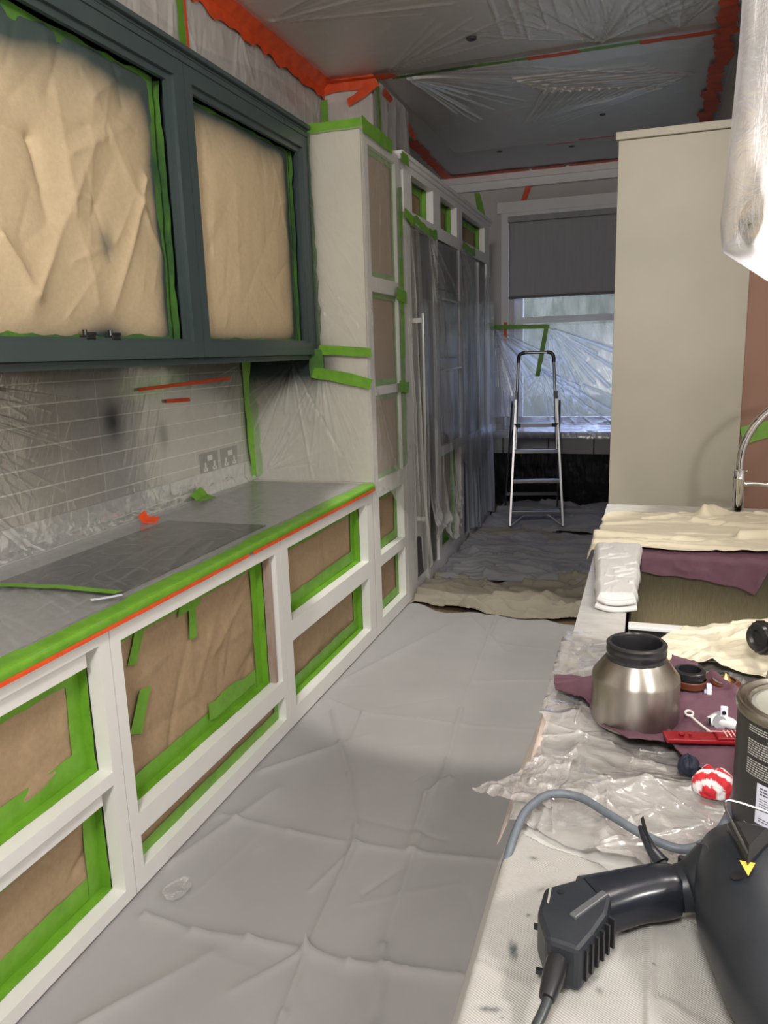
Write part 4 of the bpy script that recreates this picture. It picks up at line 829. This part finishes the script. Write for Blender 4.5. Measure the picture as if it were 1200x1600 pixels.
# twill sheet in the foreground
U, V = UV(-.23, .50, 300, .40, 1.16, 300)
poly = [(-.26, .38), (.52, .38), (.52, .86), (.12, .93), (.03, .97), (-.04, 1.035), (-.12, 1.055), (-.172, 1.085), (-.26, 1.05)]
sg = [(.022, .40, .030, .965, .006, .009), (.045, .40, .048, .9, .02, .006), (-.17, .80, .0, .74, .02, .003), (.04, .80, .13, .76, .015, .004), (.06, .62, .2, .56, .03, .006), (-.15, .62, .02, .60, .03, .004)]
Z = IZ+.003+.005*fbm(U*5, V*5, 3)+.003*fbm(U*16, V*16, 8)+folds(U, V, sg)
rs = random.Random(4); spot = np.zeros_like(U)
for (x_, y_, a_, b_, th_, k_) in [(-.137, .835, .0035, .014, .15, 1), (-.131, .832, .003, .013, .15, 1), (-.104, .935, .004, .003, 0, .9), (-.135, 1.02, .006, .004, 0, .7), (-.115, .955, .008, .003, 1, .5), (-.145, .738, .012, .004, .2, .9), (-.028, .80, .004, .006, .4, .5), (-.035, .815, .003, .010, -.5, .5), (.000, .905, .003, .002, 0, 1), (-.06, 1.0, .006, .003, 0, .6), (-.04, 1.01, .005, .002, .6, .6), (-.125, .90, .003, .003, 0, .8)]+[(rs.uniform(-.15, .15), rs.uniform(.55, 1.0), .002, .0015, 0, .8) for _ in range(14)]:
    du, dv = U-x_, V-y_; c_, s_ = math.cos(th_), math.sin(th_)
    spot += k_*np.exp(-((du*c_+dv*s_)/a_)**2-((-du*s_+dv*c_)/b_)**2)*(.5+.9*vn(U*400, V*400, 2))
tw = sheet('dust_sheet', drape_pts(U, V, Z, IX-.004), M['twill'], attrs={'spray': np.clip(spot, 0, 1)}, mask=inpoly(U, V, poly), thick=.003, label='ribbed off-white cotton sheet with dark paint flecks under the spray gun', cat='cloth')
# pinkish sheet hanging at the edge below the towel
U, V = UV(-.30, -.163, 60, 1.20, 1.52, 90)
sheet('dust_sheet', drape_pts(U, V, IZ+.004+.012*ridge(U*6, V*7+U*4, 5)), weave('pinkish_cotton', (.60, .50, .44), (.54, .44, .38), 420, .2), thick=.002, label='pinkish beige sheet hanging over the island edge left of the mauve towel', cat='cloth')
# mauve towel under the cup
U, V = UV(-.20, .30, 200, 1.24, 1.78, 200)
poly = [(-.175, 1.60), (-.165, 1.555), (-.10, 1.50), (-.06, 1.42), (-.01, 1.37), (.06, 1.375), (.10, 1.30), (.17, 1.24), (.29, 1.25), (.29, 1.62), (.14, 1.70), (.13, 1.75), (.07, 1.76), (.06, 1.66), (-.06, 1.66)]
Z = IZ+.030+.010*ridge(U*7+V*3, V*8, 3)+.005*ridge(U*18, V*18, 6)+folds(U, V, [(-.15, 1.56, .0, 1.40, .012, .012), (.06, 1.42, .07, 1.37, .006, .010), (.14, 1.72, .20, 1.60, .015, .022), (-.17, 1.60, -.10, 1.62, .01, .014), (.07, 1.755, .13, 1.745, .012, .02)])
Z -= .022*np.exp(-((U**2+(V-1.49)**2)/.085**2)**3)
sheet('mauve_towel', drape_pts(U, V, Z), M['purple'], mask=inpoly(U+.01*(fbm(U*12, V*12, 3)-.5), V+.01*(fbm(U*12, V*12, 8)-.5), poly), thick=.003, label='mauve towel spread beneath the steel cup and small spray parts', cat='towel')

# ================================================================== SMALL THINGS ON THE ISLAND
ux, uy, uz = -.002, 1.49, IZ+.018
cup = thing('steel_cup', 'brushed steel spray gun cup with black threaded collar on the mauve towel', 'container', (ux, uy, uz))
R0 = .083
MB().lathe([(0, 0), (R0*.90, 0), (R0*.97, .004), (R0, .012), (R0, .092), (R0*.985, .099), (R0*.70, .131), (R0*.64, .134), (R0*.60, .134), (R0*.60, .128), (R0*.95, .09), (R0*.95, .01), (0, .008)], (ux, uy, uz), 72).build('body', M['steel'], cup, smooth=True)
MB().lathe([(.052, .128), (.057, .129), (.057, .134), (.0555, .136), (.0555, .142), (.057, .144), (.057, .150), (.0555, .152), (.0555, .158), (.057, .158), (.057, .161), (.054, .164), (.048, .164), (.046, .160), (.046, .128), (.052, .128)], (ux, uy, uz), 64).build('collar', M['black'], cup, smooth=True)
b = MB()
for a in (-2.4, -1.75, -.95): b.cyl((ux+.0545*math.cos(a), uy+.0545*math.sin(a), uz+.147), (ux+.0575*math.cos(a), uy+.0555*math.sin(a), uz+.147), .0012, n=8)
b.build('collar_dots', M['print'], cup)
cap = thing('black_cap', 'black and amber screw ring just behind the steel cup', 'ring', (.105, 1.63, IZ+.03))
MB().lathe([(.026, 0), (.031, .001), (.031, .010), (.029, .012), (.029, .028), (.032, .030), (.032, .044), (.029, .046), (.023, .046), (.022, .002), (.026, 0)], (.105, 1.63, IZ+.032), 40).build('ring_body', M['black'], cap, smooth=True)
MB().lathe([(.0315, .012), (.0335, .013), (.0335, .026), (.0315, .028)], (.107, 1.628, IZ+.032), 40).build('amber_band', M['copper'], cap, smooth=True)
nz_ = thing('nozzle_ring', 'round amber air cap holding a brass cone nozzle', 'nozzle', (.178, 1.66, IZ+.03))
MB().lathe([(0, 0), (.026, 0), (.030, .004), (.030, .012), (.026, .014), (.018, .011), (0, .010)], (.178, 1.66, IZ+.034), 36).build('cap_base', M['copper'], nz_, smooth=True)
MB().lathe([(.016, .010), (.016, .014), (.012, .015), (.002, .030), (0, .030)], (.178, 1.66, IZ+.034), 30).build('brass_cone', M['brass'], nz_, smooth=True)
MB().lathe([(.020, .012), (.025, .013), (.025, .016), (.020, .016)], (.178, 1.66, IZ+.034), 30).build('steel_ring', M['chrome'], nz_, smooth=True)
MB().tube([(.160, 1.672, IZ+.050), (.170, 1.681, IZ+.056), (.185, 1.682, IZ+.056)], .004, 8, 4).build('cap_ear', M['black'], nz_, smooth=True)
sp_ = thing('white_clip', 'small white plastic fitting standing between the black ring and the air cap', 'clip', (.142, 1.60, IZ+.04))
MB().box(.137, .147, 1.595, 1.615, IZ+.036, IZ+.058, .002).box(.133, .140, 1.60, 1.612, IZ+.036, IZ+.046, .002).build('clip_body', M['label'], sp_)
bt = thing('loop_tool', 'thin white looped plastic tool lying before the steel cup', 'tool', (.11, 1.45, IZ+.04))
MB().tube([(.098+.007*math.cos(a), 1.475+.011*math.sin(a), IZ+.052) for a in np.linspace(-1.3, 5.0, 16)], .0022, 8, 2).tube([(.100, 1.465, IZ+.051), (.118, 1.435, IZ+.049), (.140, 1.405, IZ+.046)], .0022, 8, 3).build('loop', mat('off_white_plastic', (.62, .58, .55), .4), bt, smooth=True)
vv = thing('valve_fitting', 'small white and grey valve with square tab beside the paint can', 'valve', (.15, 1.46, IZ+.03))
MB().tube([(.132, 1.452, IZ+.050), (.145, 1.456, IZ+.054), (.162, 1.452, IZ+.053), (.178, 1.446, IZ+.050)], [.010, .012, .013, .011, .009], 16, 4).build('valve_body', mat('pale_grey_plastic', (.55, .56, .56), .3), vv, smooth=True)
MB().box(.150, .163, 1.448, 1.456, IZ+.060, IZ+.084, .002).build('tab', M['label'], vv)
MB().cyl((.156, 1.4475, IZ+.074), (.156, 1.444, IZ+.074), .0035, n=14).box(.131, .134, 1.442, 1.448, IZ+.05, IZ+.060).build('tab_hole', M['black'], vv)
MB().cyl((.150, 1.4435, IZ+.054), (.150, 1.444+.022, IZ+.054), .0128, n=20).build('grey_band', mat('mid_grey', (.3, .31, .32), .4), vv)
rd = thing('red_knife', 'red plastic folding scraper lying on the mauve towel in front of the steel cup', 'tool', (.12, 1.38, IZ+.03))
ax = Vector((.98, .20, .0)).normalized(); ay = Vector((-.20, .98, 0)).normalized(); az = Vector((0, 0, 1)); c0 = Vector((.125, 1.385, IZ+.050))
b = MB(); b.obox(c0, ax, ay, az, .075, .018, .004, .003).obox(c0+ax*.045+az*.006, ax, ay, az, .032, .016, .003, .002); b.build('handle', M['red'], rd)
MB().cyl(c0-ax*.045+az*.006, c0-ax*.045+az*.0085, .0055, n=20).cyl(c0-ax*.030+az*.006, c0-ax*.030+az*.008, .003, n=16).build('rivet', mat('dark_red', (.25, .01, .02), .4), rd)
b = MB()
for i in range(6): b.obox(c0+ax*(.030+.007*i)+az*.0095, ax, ay, az, .0012, .012, .001)
b.obox(c0+ax*.02+ay*.008+az*.0095, ax, ay, az, .02, .001, .0008); b.build('grip_ribs', mat('pale_scratches', (.6, .35, .35), .5), rd)
# striped cloth wad, navy lump
def blob(name, c, sx, sy, sz, m, label, cat, seed, stripes=None):
    U, V = UV(0, 2*PI, 60, .0, PI, 40); rr = 1+.25*(fbm(np.cos(U)*2+3, np.sin(U)*2+V*1.5, seed)-.5)*2
    x = c[0]+sx*rr*np.cos(U)*np.sin(V); y = c[1]+sy*rr*np.sin(U)*np.sin(V); z = c[2]+sz*np.clip(rr*np.cos(V), -.25, 2)
    at = {'spray': stripes(x, y) if stripes else 0*U}
    return sheet(name, st3(x, y, z), m, attrs=at, label=label, cat=cat)
ms = mat('red_white_striped_cloth', (.55, .02, .03), .8, namt=.3, attr='spray', acol=(.78, .74, .74), bump=.3, bscale=300)
blob('striped_rag', (.128, 1.255, IZ+.032), .034, .036, .026, ms, 'red and white striped rag poking from the polythene by the paint can', 'rag', 3, lambda x, y: ((x*.35+y*1.0)*40 % 1 > .66).astype(float))
blob('striped_rag', (.186, 1.30, IZ+.035), .022, .022, .024, ms, 'second scrap of red and white striped rag, half hidden by the paint can', 'rag', 5, lambda x, y: ((x*.35+y*1.0)*40 % 1 > .66).astype(float))
blob('navy_rag', (.090, 1.30, IZ+.034), .018, .020, .022, mat('navy_cloth', (.008, .012, .03), .7), 'small navy rag lump left of the striped rag', 'rag', 8)

# ---- paint can
cx, cy0, cz0, cr_ = .232, 1.165, IZ+.02, .088; ch = .210
can = thing('paint_can', 'large dark printed paint can with dried cream paint on its rim', 'paint can', (cx, cy0, cz0))
MB().lathe([(0, 0), (cr_, 0), (cr_+.002, .003), (cr_, .006), (cr_, ch-.012), (0, ch-.012)], (cx, cy0, cz0), 72).build('body', M['can'], can, smooth=True)
MB().lathe([(cr_, ch-.013), (cr_+.003, ch-.010), (cr_+.0035, ch), (cr_+.001, ch+.004), (cr_-.002, ch+.004), (cr_-.004, ch-.001), (cr_-.009, ch-.004), (cr_-.012, ch+.001), (cr_-.015, ch+.001), (cr_-.018, ch-.006), (cr_-.022, ch-.006)], (cx, cy0, cz0), 72).build('rim', M['rimsteel'], can, smooth=True)
MB().lathe([(cr_-.018, ch-.005), (cr_-.024, ch-.003), (cr_-.030, ch-.007), (0, ch-.0065)], (cx, cy0, cz0), 60).build('lid', M['paint'], can, smooth=True)
def can_pt(a, z, dr=.0006): return (cx+(cr_+dr)*math.cos(a), cy0+(cr_+dr)*math.sin(a), cz0+z)
def can_dash(mb, a0, a1, z0, z1, dr=.0006):
    n = max(1, int(abs(a1-a0)/.08))
    for i in range(n):
        p, q = a0+(a1-a0)*i/n, a0+(a1-a0)*(i+1)/n
        mb.quad(can_pt(p, z0, dr), can_pt(q, z0, dr), can_pt(q, z1, dr), can_pt(p, z1, dr))
rr = random.Random(2); b = MB()
def text_rows(mb, a0, a1, ztop, rows, pitch, h, dr=.0006, amin=.02, amax=.07):
    for k in range(rows):
        a = a0; end = a1-rr.uniform(0, .25)*(k % 3 == 2)
        while a < end:
            w = rr.uniform(amin, amax); can_dash(mb, a, min(a+w, end), ztop-k*pitch-h, ztop-k*pitch, dr); a += w+.012
can_a0 = -2.62   # left part of the side that faces the camera
text_rows(b, can_a0, -1.2, .193, 3, .0036, .0017); text_rows(b, can_a0, -1.2, .172, 7, .0036, .0017); text_rows(b, can_a0, -1.2, .142, 7, .0036, .0017); text_rows(b, can_a0+.02, -1.2, .040, 8, .0036, .0014)
text_rows(b, -2.25, -1.3, .0960+.083, 1, .004, .0032, amin=.1, amax=.2); b.build('printed_text', M['print'], can, kind='stuff')
b = MB(); can_dash(b, -2.38, -1.0, .050, .112, .0007); b.build('sticker', M['label'], can)
b = MB(); text_rows(b, -2.32, -1.1, .107, 3, .0045, .0022, .0010, .03, .08); text_rows(b, -2.32, -1.1, .090, 5, .0038, .0012, .0010); text_rows(b, -2.32, -1.1, .060, 2, .0038, .0014, .0010); b.build('sticker_text', M['ink'], can, kind='stuff')
wire = [can_pt(a, .150+.0*a, .004) for a in (PI*.98, PI*.9)]
# ---- second spray head at the right edge
g2 = thing('spray_nozzle_head', 'black ribbed nozzle knob and grey arm of a second spray head behind the paint can', 'spray head', (.26, 1.75, IZ+.03))
axn = Vector((-.75, -.55, .1)).normalized(); c1 = Vector((.262, 1.78, 1.012))
MB().lathe([(0, -.02), (.026, -.02), (.032, -.014), (.034, -.004), (.036, -.002), (.036, .010), (.032, .012), (.030, .020), (.018, .022), (.014, .016), (0, .016)], c1, 40, axn).build('knob', M['black'], g2, smooth=True)
b = MB()
p1 = axn.orthogonal().normalized(); p2 = axn.cross(p1)
for i in range(18):
    a = 2*PI*i/18; q = c1+(p1*math.cos(a)+p2*math.sin(a))*.0365; b.bar(q-axn*.001, q+axn*.009, .004, .003)
b.build('knob_ribs', M['black'], g2)
MB().tube([c1-axn*.02, c1-axn*.05, c1-axn*.09], .026, 20, 4).tube([(.285, 1.74, 1.03), (.285, 1.72, .985), (.275, 1.70, .95), (.27, 1.69, .93)], [.016, .014, .015, .018], 14, 5).build('arm', mat('worn_grey_metal', (.30, .29, .28), .4, .5), g2, smooth=True)

# ================================================================== SPRAY GUN
sg_ = thing('spray_gun', 'charcoal electric paint spray gun lying on the ribbed cotton sheet in the foreground', 'spray gun', (.1, .9, IZ))
def ring(c, t, up, a, b, n=28, e=2.6):
    t = Vector(t).normalized(); s = t.cross(Vector(up)).normalized(); u = s.cross(t).normalized(); out = []
    for i in range(n):
        th_ = 2*PI*i/n; c_, s_ = math.cos(th_), math.sin(th_)
        out.append(Vector(c)+s*a*math.copysign(abs(c_)**(2/e), c_)+u*b*math.copysign(abs(s_)**(2/e), s_))
    return out
def lofted(name, st, m, parent, e=2.6, n=28, up=(0, 0, 1), sub=4):
    """st: list of (centre, a, b); interpolated with a smooth path"""
    C = smooth_path([s[0] for s in st], sub); k = len(C); xs = np.linspace(0, len(st)-1, k)
    A = np.interp(xs, range(len(st)), [s[1] for s in st]); B = np.interp(xs, range(len(st)), [s[2] for s in st]); rings = []
    for i, c in enumerate(C):
        t = C[min(i+1, k-1)]-C[max(i-1, 0)]; rings.append(ring(c, t, up, A[i], B[i], n, e))
    return MB().loft(rings).build(name, m, parent, smooth=True)
gz = .957
# motor housing: a large pear form lying on its side, running forward to the lower right
lofted('motor_housing', [((.130, 1.030, .975), .012, .010), ((.132, 1.020, .976), .036, .034), ((.138, .995, .980), .056, .054), ((.150, .950, .984), .073, .068), ((.160, .890, .986), .084, .070), ((.171, .835, .984), .084, .070), ((.180, .785, .978), .080, .066), ((.194, .735, .972), .070, .056), ((.206, .705, .966), .046, .036), ((.212, .694, .964), .012, .010)], M['gun'], sg_, 2.3, 44)
lofted('neck', [((.058, .945, gz+.002), .026, .026), ((.072, .950, gz+.005), .028, .028), ((.088, .952, gz+.010), .038, .038), ((.112, .955, gz+.018), .054, .050)], M['gun'], sg_, 2.6, 32)
lofted('handle', [((.060, .944, gz+.002), .026, .024), ((.056, .943, gz+.002), .029, .028), ((.036, .936, gz), .031, .030), ((.008, .922, gz-.001), .031, .029), ((-.015, .908, gz-.002), .033, .029), ((-.034, .895, gz-.002), .035, .029), ((-.045, .887, gz-.002), .036, .030)], M['gun_grip'], sg_, 3, 36)
# angular end box
def prism(mb, outline, z0, z1, bev=.004):
    vs = [mb.b.verts.new((x, y, z0)) for x, y in outline]; f_ = mb.b.faces.new(vs)
    ex = bmesh.ops.extrude_face_region(mb.b, geom=[f_]); vv_ = [g for g in ex['geom'] if isinstance(g, bmesh.types.BMVert)]
    for v in vv_: v.co.z = z1
    bmesh.ops.bevel(mb.b, geom=mb.b.edges[:], offset=bev, segments=2, affect='EDGES', profile=.5)
    return mb
prism(MB(), [(-.026, .922), (-.062, .900), (-.101, .870), (-.104, .825), (-.088, .782), (-.050, .775), (-.036, .806), (-.022, .845), (-.018, .890)], .925, .983, .006).build('end_block', M['gun'], sg_, smooth=False)
b = MB()
for i in range(6):
    q = Vector((-.045+.0055*i, .788+.0120*i, .955)); b.obox(q, Vector((.86, -.5, 0)).normalized(), Vector((.5, .86, 0)).normalized(), Vector((0, 0, 1)), .004, .0016, .020)
b.build('vent_slats', M['black'], sg_)
b = MB(); b.obox(Vector((-.045, .852, .9835)), Vector((.55, .83, 0)).normalized(), Vector((-.83, .55, 0)).normalized(), Vector((0, 0, 1)), .032, .005, .003, .0015); b.build('raised_edge', mat('worn_grey_edge', (.09, .095, .10), .25), sg_)
MB().cyl((-.080, .866, .983), (-.080, .866, .9845), .004, n=16).build('end_screw', M['black'], sg_); MB().box(-.109, -.102, .832, .837, .95, .956).build('side_lug', M['black'], sg_); MB().box(-.100, -.092, .785, .790, .93, .936).build('side_lug', M['black'], sg_)
box('cream_mark', -.0945, -.092, .842, .870, .9830, .9836, M['paint'], sg_)
MB().lathe([(0, 0), (.013, 0), (.013, .022), (.010, .045), (.009, .050), (0, .050)], (-.074, .785, .958), 20, (-.15, -.95, -.25)).build('cord_sleeve', M['black'], sg_, smooth=True)
MB().tube([(-.078, .750, .949), (-.083, .728, .940), (-.094, .70, .928), (-.11, .67, .918), (-.13, .63, .915), (-.152, .58, .915)], .0058, 14, 6).build('power_lead', M['cord_dark'], sg_, smooth=True)
# trigger blade
b = MB(); P = [Vector((.022, .990, .985)), Vector((.052, .968, .965)), Vector((.030, .965, .965)), Vector((.012, 1.028, 1.000))]
vs = [b.b.verts.new(p) for p in P]+[b.b.verts.new(p+Vector((.004, -.002, .006))) for p in P]
for f_ in ((0, 1, 2, 3), (7, 6, 5, 4), (0, 4, 5, 1), (1, 5, 6, 2), (2, 6, 7, 3), (3, 7, 4, 0)): b.b.faces.new([vs[i] for i in f_])
b.build('trigger', M['gun_grip'], sg_)
lofted('trigger_stem', [((.012, 1.020, .992), .003, .003), ((.022, .995, .985), .006, .005), ((.040, .972, .975), .012, .008)], M['gun_grip'], sg_, 2.4, 14)
MB().cyl((.066, .972, .975), (.066, .974, .987), .006, n=16).build('locking_knob', M['black'], sg_)
# seams on the housing
MB().tube([(.082, .972, 1.012), (.092, .945, 1.028), (.096, .905, 1.032), (.099, .865, 1.028), (.104, .825, 1.020), (.112, .78, 1.008)], .0010, 6, 6).build('housing_seam', mat('seam', (.05, .052, .055), .5), sg_)
# triangular bracket with wire loop and yellow mark
bk = MB(); T = [Vector((.116, .965, 1.052)), Vector((.168, .946, 1.058)), Vector((.129, .872, 1.062))]; c_ = sum(T, Vector())/3
outer = T; inner = [c_+(p-c_)*.62+Vector((0, 0, .012)) for p in T]; low = [p-Vector((0, 0, .02)) for p in T]
v0 = [bk.b.verts.new(p) for p in outer]; v1 = [bk.b.verts.new(p) for p in inner]; v2 = [bk.b.verts.new(p) for p in low]
for i in range(3):
    j = (i+1) % 3; bk.b.faces.new((v0[i], v0[j], v1[j], v1[i])); bk.b.faces.new((v2[j], v2[i], v0[i], v0[j])) if False else bk.b.faces.new((v2[i], v2[j], v0[j], v0[i]))
bk.b.faces.new(v1); bk.b.faces.new(v2[::-1]); bk.build('bracket', mat('matt_black_bracket', (.016, .016, .018), .35), sg_)
b = MB()
for p in (Vector((.139, .935, 1.067)), Vector((.136, .915, 1.068))): b.lathe([(.0, -.003), (.007, -.003), (.007, .001), (.004, .001), (.0035, -.001), (0, -.001)], p, 20)
b.build('bracket_screw', M['black'], sg_, smooth=True)
b = MB(); b.quad((.121, .879, 1.0600), (.138, .879, 1.0600), (.128, .855, 1.0580)).build('yellow_triangle', M['yellow'], sg_)
MB().tube([(.131, .885, 1.066), (.120, .930, 1.070), (.112, .962, 1.076), (.116, .972, 1.080), (.140, .966, 1.080), (.166, .955, 1.078), (.172, .942, 1.070)], .0017, 8, 6).build('wire_loop', M['alu'], sg_, smooth=True)
b = MB(); b.lathe([(0, 0), (.006, 0), (.008, .001), (0, .0015)], (.118, .865, 1.0485), 14, (-.35, 0, .93)); b.build('screw_hole', M['black'], sg_)
lofted('label_patch', [((.176, .935, 1.049), .004, .001), ((.182, .91, 1.053), .014, .001), ((.190, .875, 1.054), .014, .001), ((.194, .865, 1.053), .004, .001)], mat('grey_label', (.36, .38, .36), .5), sg_)
# long hose
hs = sheet  # noqa
MB().tube([(-.186, .955, .86), (-.176, 1.0, .895), (-.168, 1.045, .925), (-.155, 1.09, .945), (-.125, 1.135, .95), (-.08, 1.14, .95), (-.03, 1.10, .952), (.02, 1.065, .950), (.07, 1.050, .948), (.11, 1.085, .948), (.135, 1.14, .948), (.150, 1.20, .945), (.165, 1.26, .945)], .0065, 14, 8).build('air_hose', M['cord'], None, smooth=True, label='grey rubber hose curving across the polythene behind the spray gun', cat='hose')

# ================================================================== HANGING WRAPPED PENDANT
pd = thing('pendant_lamp', 'lit round glass pendant lamps wrapped inside the hanging white polythene', 'lamp', (.35, 1.5, 3.48))
gx, gy, gz2 = .172, 1.45, 1.842
def glob(x, y, z, r0):
    MB().lathe([(r0*math.sin(a), -r0*math.cos(a)) for a in np.linspace(.001, PI-.35, 24)], (x, y, z), 36).build('globe', mat('smoked_mirror_glass', (.62, .60, .52), .12, .9), pd, smooth=True)
    MB().lathe([(0, 0), (.018, 0), (.018, .05), (.006, .06), (.006, CZ-.02-z-r0*.9), (0, CZ-.02-z-r0*.9)], (x, y, z+r0*.9), 16).build('stem', M['black'], pd, smooth=True)
glob(gx+.012, gy, gz2, .052); glob(gx+.34, gy, gz2+.05, .09)
lamp('pendant_bulb', 'POINT', (gx+.13, gy-.02, gz2-.045), 9, (1, .93, .85), .02)
bag = thing('polythene_bag', 'bulging white polythene bag hanging from the ceiling around the pendant lamps', 'plastic sheet', (.40, 1.5, 1.75))
A, Vz = UV(-PI, PI, 200, 0, 1, 240)
zb = 3.47+(1.60-3.47)*Vz
lx = np.interp(zb, [1.60, 1.68, 1.75, 1.805, 1.85, 1.92, 2.1, 2.4, 3.47], [.42, .30, .195, .118, .112, .117, .124, .126, .126])   # left outline
rx = np.interp(zb, [1.60, 1.7, 1.8, 2.0, 3.47], [.46, .62, .68, .70, .70]); cxx = (lx+rx)/2; ra = (rx-lx)/2
ry = np.interp(zb, [1.60, 1.7, 1.8, 2.0, 3.47], [.03, .13, .19, .20, .20])
sg = [(-PI+.05, .62, -1.2, .50, .05, .006), (-PI+.05, .70, -1.1, .60, .04, .006), (-PI+.1, .9, -1.6, .72, .03, .006), (-PI+.2, .93, -1.4, .76, .03, .006), (-2.9, .0, -2.85, .7, .04, .004)]
fd = folds(A, Vz, sg); w_ = 1+.015*np.sin(A*7+Vz*5)+.012*(ridge(A*2.5, Vz*6, 3)-.4)
sheet('film_fold', st3(cxx+ra*np.cos(A)*w_, 1.5+ry*np.sin(A)*w_-fd, zb), M['film_bag'], bag, attrs={'fold': np.clip(np.abs(fd)*120+.25*ridge(A*2.5, Vz*6, 3)**3, 0, 1), 'spray': 0*A}, uv=(A, Vz*4))

# ================================================================== DUST SHEETS ON THE FLOOR
C_ = lambda pts, w, h: poly_segs(pts, w, h)
U, V = UV(-1.62, -.145, 210, .35, 4.80, 520)
sg = C_([(-.85, 4.68), (-.77, 3.25), (-.72, 2.79), (-.69, 2.27), (-.65, 1.76), (-.58, 1.5), (-.55, .9)], .018, .010)
sg += C_([(-1.42, 2.19), (-1.14, 2.17), (-.89, 2.17), (-.70, 2.18), (-.37, 2.22), (-.15, 2.2)], .018, .009)
sg += C_([(-1.35, 3.08), (-1.2, 2.8), (-1.07, 2.58), (-.92, 2.26), (-.89, 2.15), (-.85, 1.68), (-.82, 1.47), (-.78, .9)], .014, .013)
sg += C_([(-1.38, 1.67), (-1.2, 1.65), (-1.03, 1.67), (-.85, 1.68), (-.72, 1.67), (-.61, 1.69), (-.37, 1.72), (-.15, 1.7)], .020, .014)
sg += C_([(-1.43, 3.19), (-1.2, 3.09), (-.94, 3.11), (-.76, 3.10), (-.60, 3.11), (-.39, 3.14), (-.15, 3.14)], .014, .009)
sg += C_([(-.76, 3.57), (-.41, 3.68)], .02, .008)+C_([(-.68, 2.66), (-.74, 2.52), (-.70, 2.18)], .018, .014)+C_([(-1.2, 3.09), (-1.14, 2.72)], .015, .008)+C_([(-.94, 1.92), (-.88, 2.17)], .012, .008)
sg += [(-.85, 1.68, -.98, 1.5, .012, .010), (-.78, 1.95, -.7, 2.1, .012, -.006), (-1.42, 2.5, -1.1, 2.9, .03, .012), (-1.42, 3.4, -1.1, 4.3, .04, .012), (-1.0, 4.5, -.7, 4.0, .03, .008), (-1.35, 1.2, -1.1, 1.6, .03, .012), (-1.44, 1.9, -1.30, 2.4, .03, .012)]
sg += scatter_creases(-1.4, -.2, 1.0, 4.6, 40, .4, .016, .0035, 12)
fd = folds(U, V, sg, True)
Z = .006+np.maximum(1.5*fd, -.005)+.009*fbm(U*1.4, V*1.2, 5)+.0025*fbm(U*9, V*9, 2)
Z = np.where(U < -1.44, Z*np.clip((U+1.62)/.18, .3, 1)+.0, Z); Z = np.where(U < X+.01, np.minimum(Z, .017), Z)
mk = (V < 4.66-.10*(U+1.45)+.05*np.sin(U*7)+.03*np.sin(U*17)) & ((V < 4.03) | (U > X-.04))
sheet('dust_sheet', st3(U, V, Z), M['canvas'], mask=mk, thick=.002, label='large creased pale grey dust sheet covering the near aisle floor', cat='dust sheet')
def rumple(label, x0, x1, y0, y1, seed, m, amp, z0, ang=(-20, 20), n=26, wav=.05):
    U, V = UV(x0, x1, 170, y0, y1, int(170*(y1-y0)/1.2))
    fd = folds(U, V, scatter_creases(x0, x1, y0, y1, n, .7, .035, amp, seed, ang)); fs = folds(U, V, scatter_creases(x0, x1, y0, y1, n*2, .5, .016, amp*.8, seed+1, ang), True)
    Z = z0+np.maximum(fd+fs, -.006)+amp*1.5*ridge(U*1.8+V*.5, V*4.2-U*.6, seed, 3)**1.5
    lo = y0+wav*(1+np.sin(U*6+seed))+.16*(fbm(U*3.5, U*0+seed, seed)-.5)+.04; mk = (V > lo) & (V < y1-wav*(1+np.sin(U*5+seed*2))-.08*fbm(U*5, U*0+seed, 3))
    e = np.clip((V-lo)/.04, .25, 1); Z = np.where(U < X+.02, np.minimum(Z, .019), Z)
    return sheet('dust_sheet', st3(U, V, z0+(Z-z0)*e+.0), m, mask=mk, thick=.002, label=label, cat='dust sheet')
rumple('beige dust sheet bunched across the aisle beside the fridge', -1.50, -.145, 4.50, 5.40, 3, M['canvas_warm'], .055, .020, n=40)
rumple('grey rumpled dust sheet across the middle of the aisle', -1.50, -.145, 5.15, 6.75, 7, M['canvas_blue'], .05, .024, n=40)
rumple('thin brown folded sheet lying across the aisle before the ladder', -1.46, -.15, 6.45, 6.95, 21, M['canvas_warm'], .026, .030, n=18)
rumple('bluish grey dust sheet under the step ladder below the far window', -1.44, .42, 6.75, 8.48, 11, M['canvas_blue'], .05, .014, n=40)
U, V = UV(-1.40, -1.27, 50, 1.70, 1.86, 50)
e_ = ((U+1.335)/.042)**2+((V-1.78)/.055)**2+.5*(fbm(U*30, V*30, 2)-.5)
sheet('film_scrap', st3(U, V, .030+.010*ridge(U*20, V*20, 4)), M['film'], mask=e_ < 1, attrs={'fold': .15+.8*ridge(U*40, V*40, 5)**3, 'spray': 0*U}, uv=(U, V), label='small scrap of clear film on the dust sheet by the hob cabinet', cat='plastic scrap')
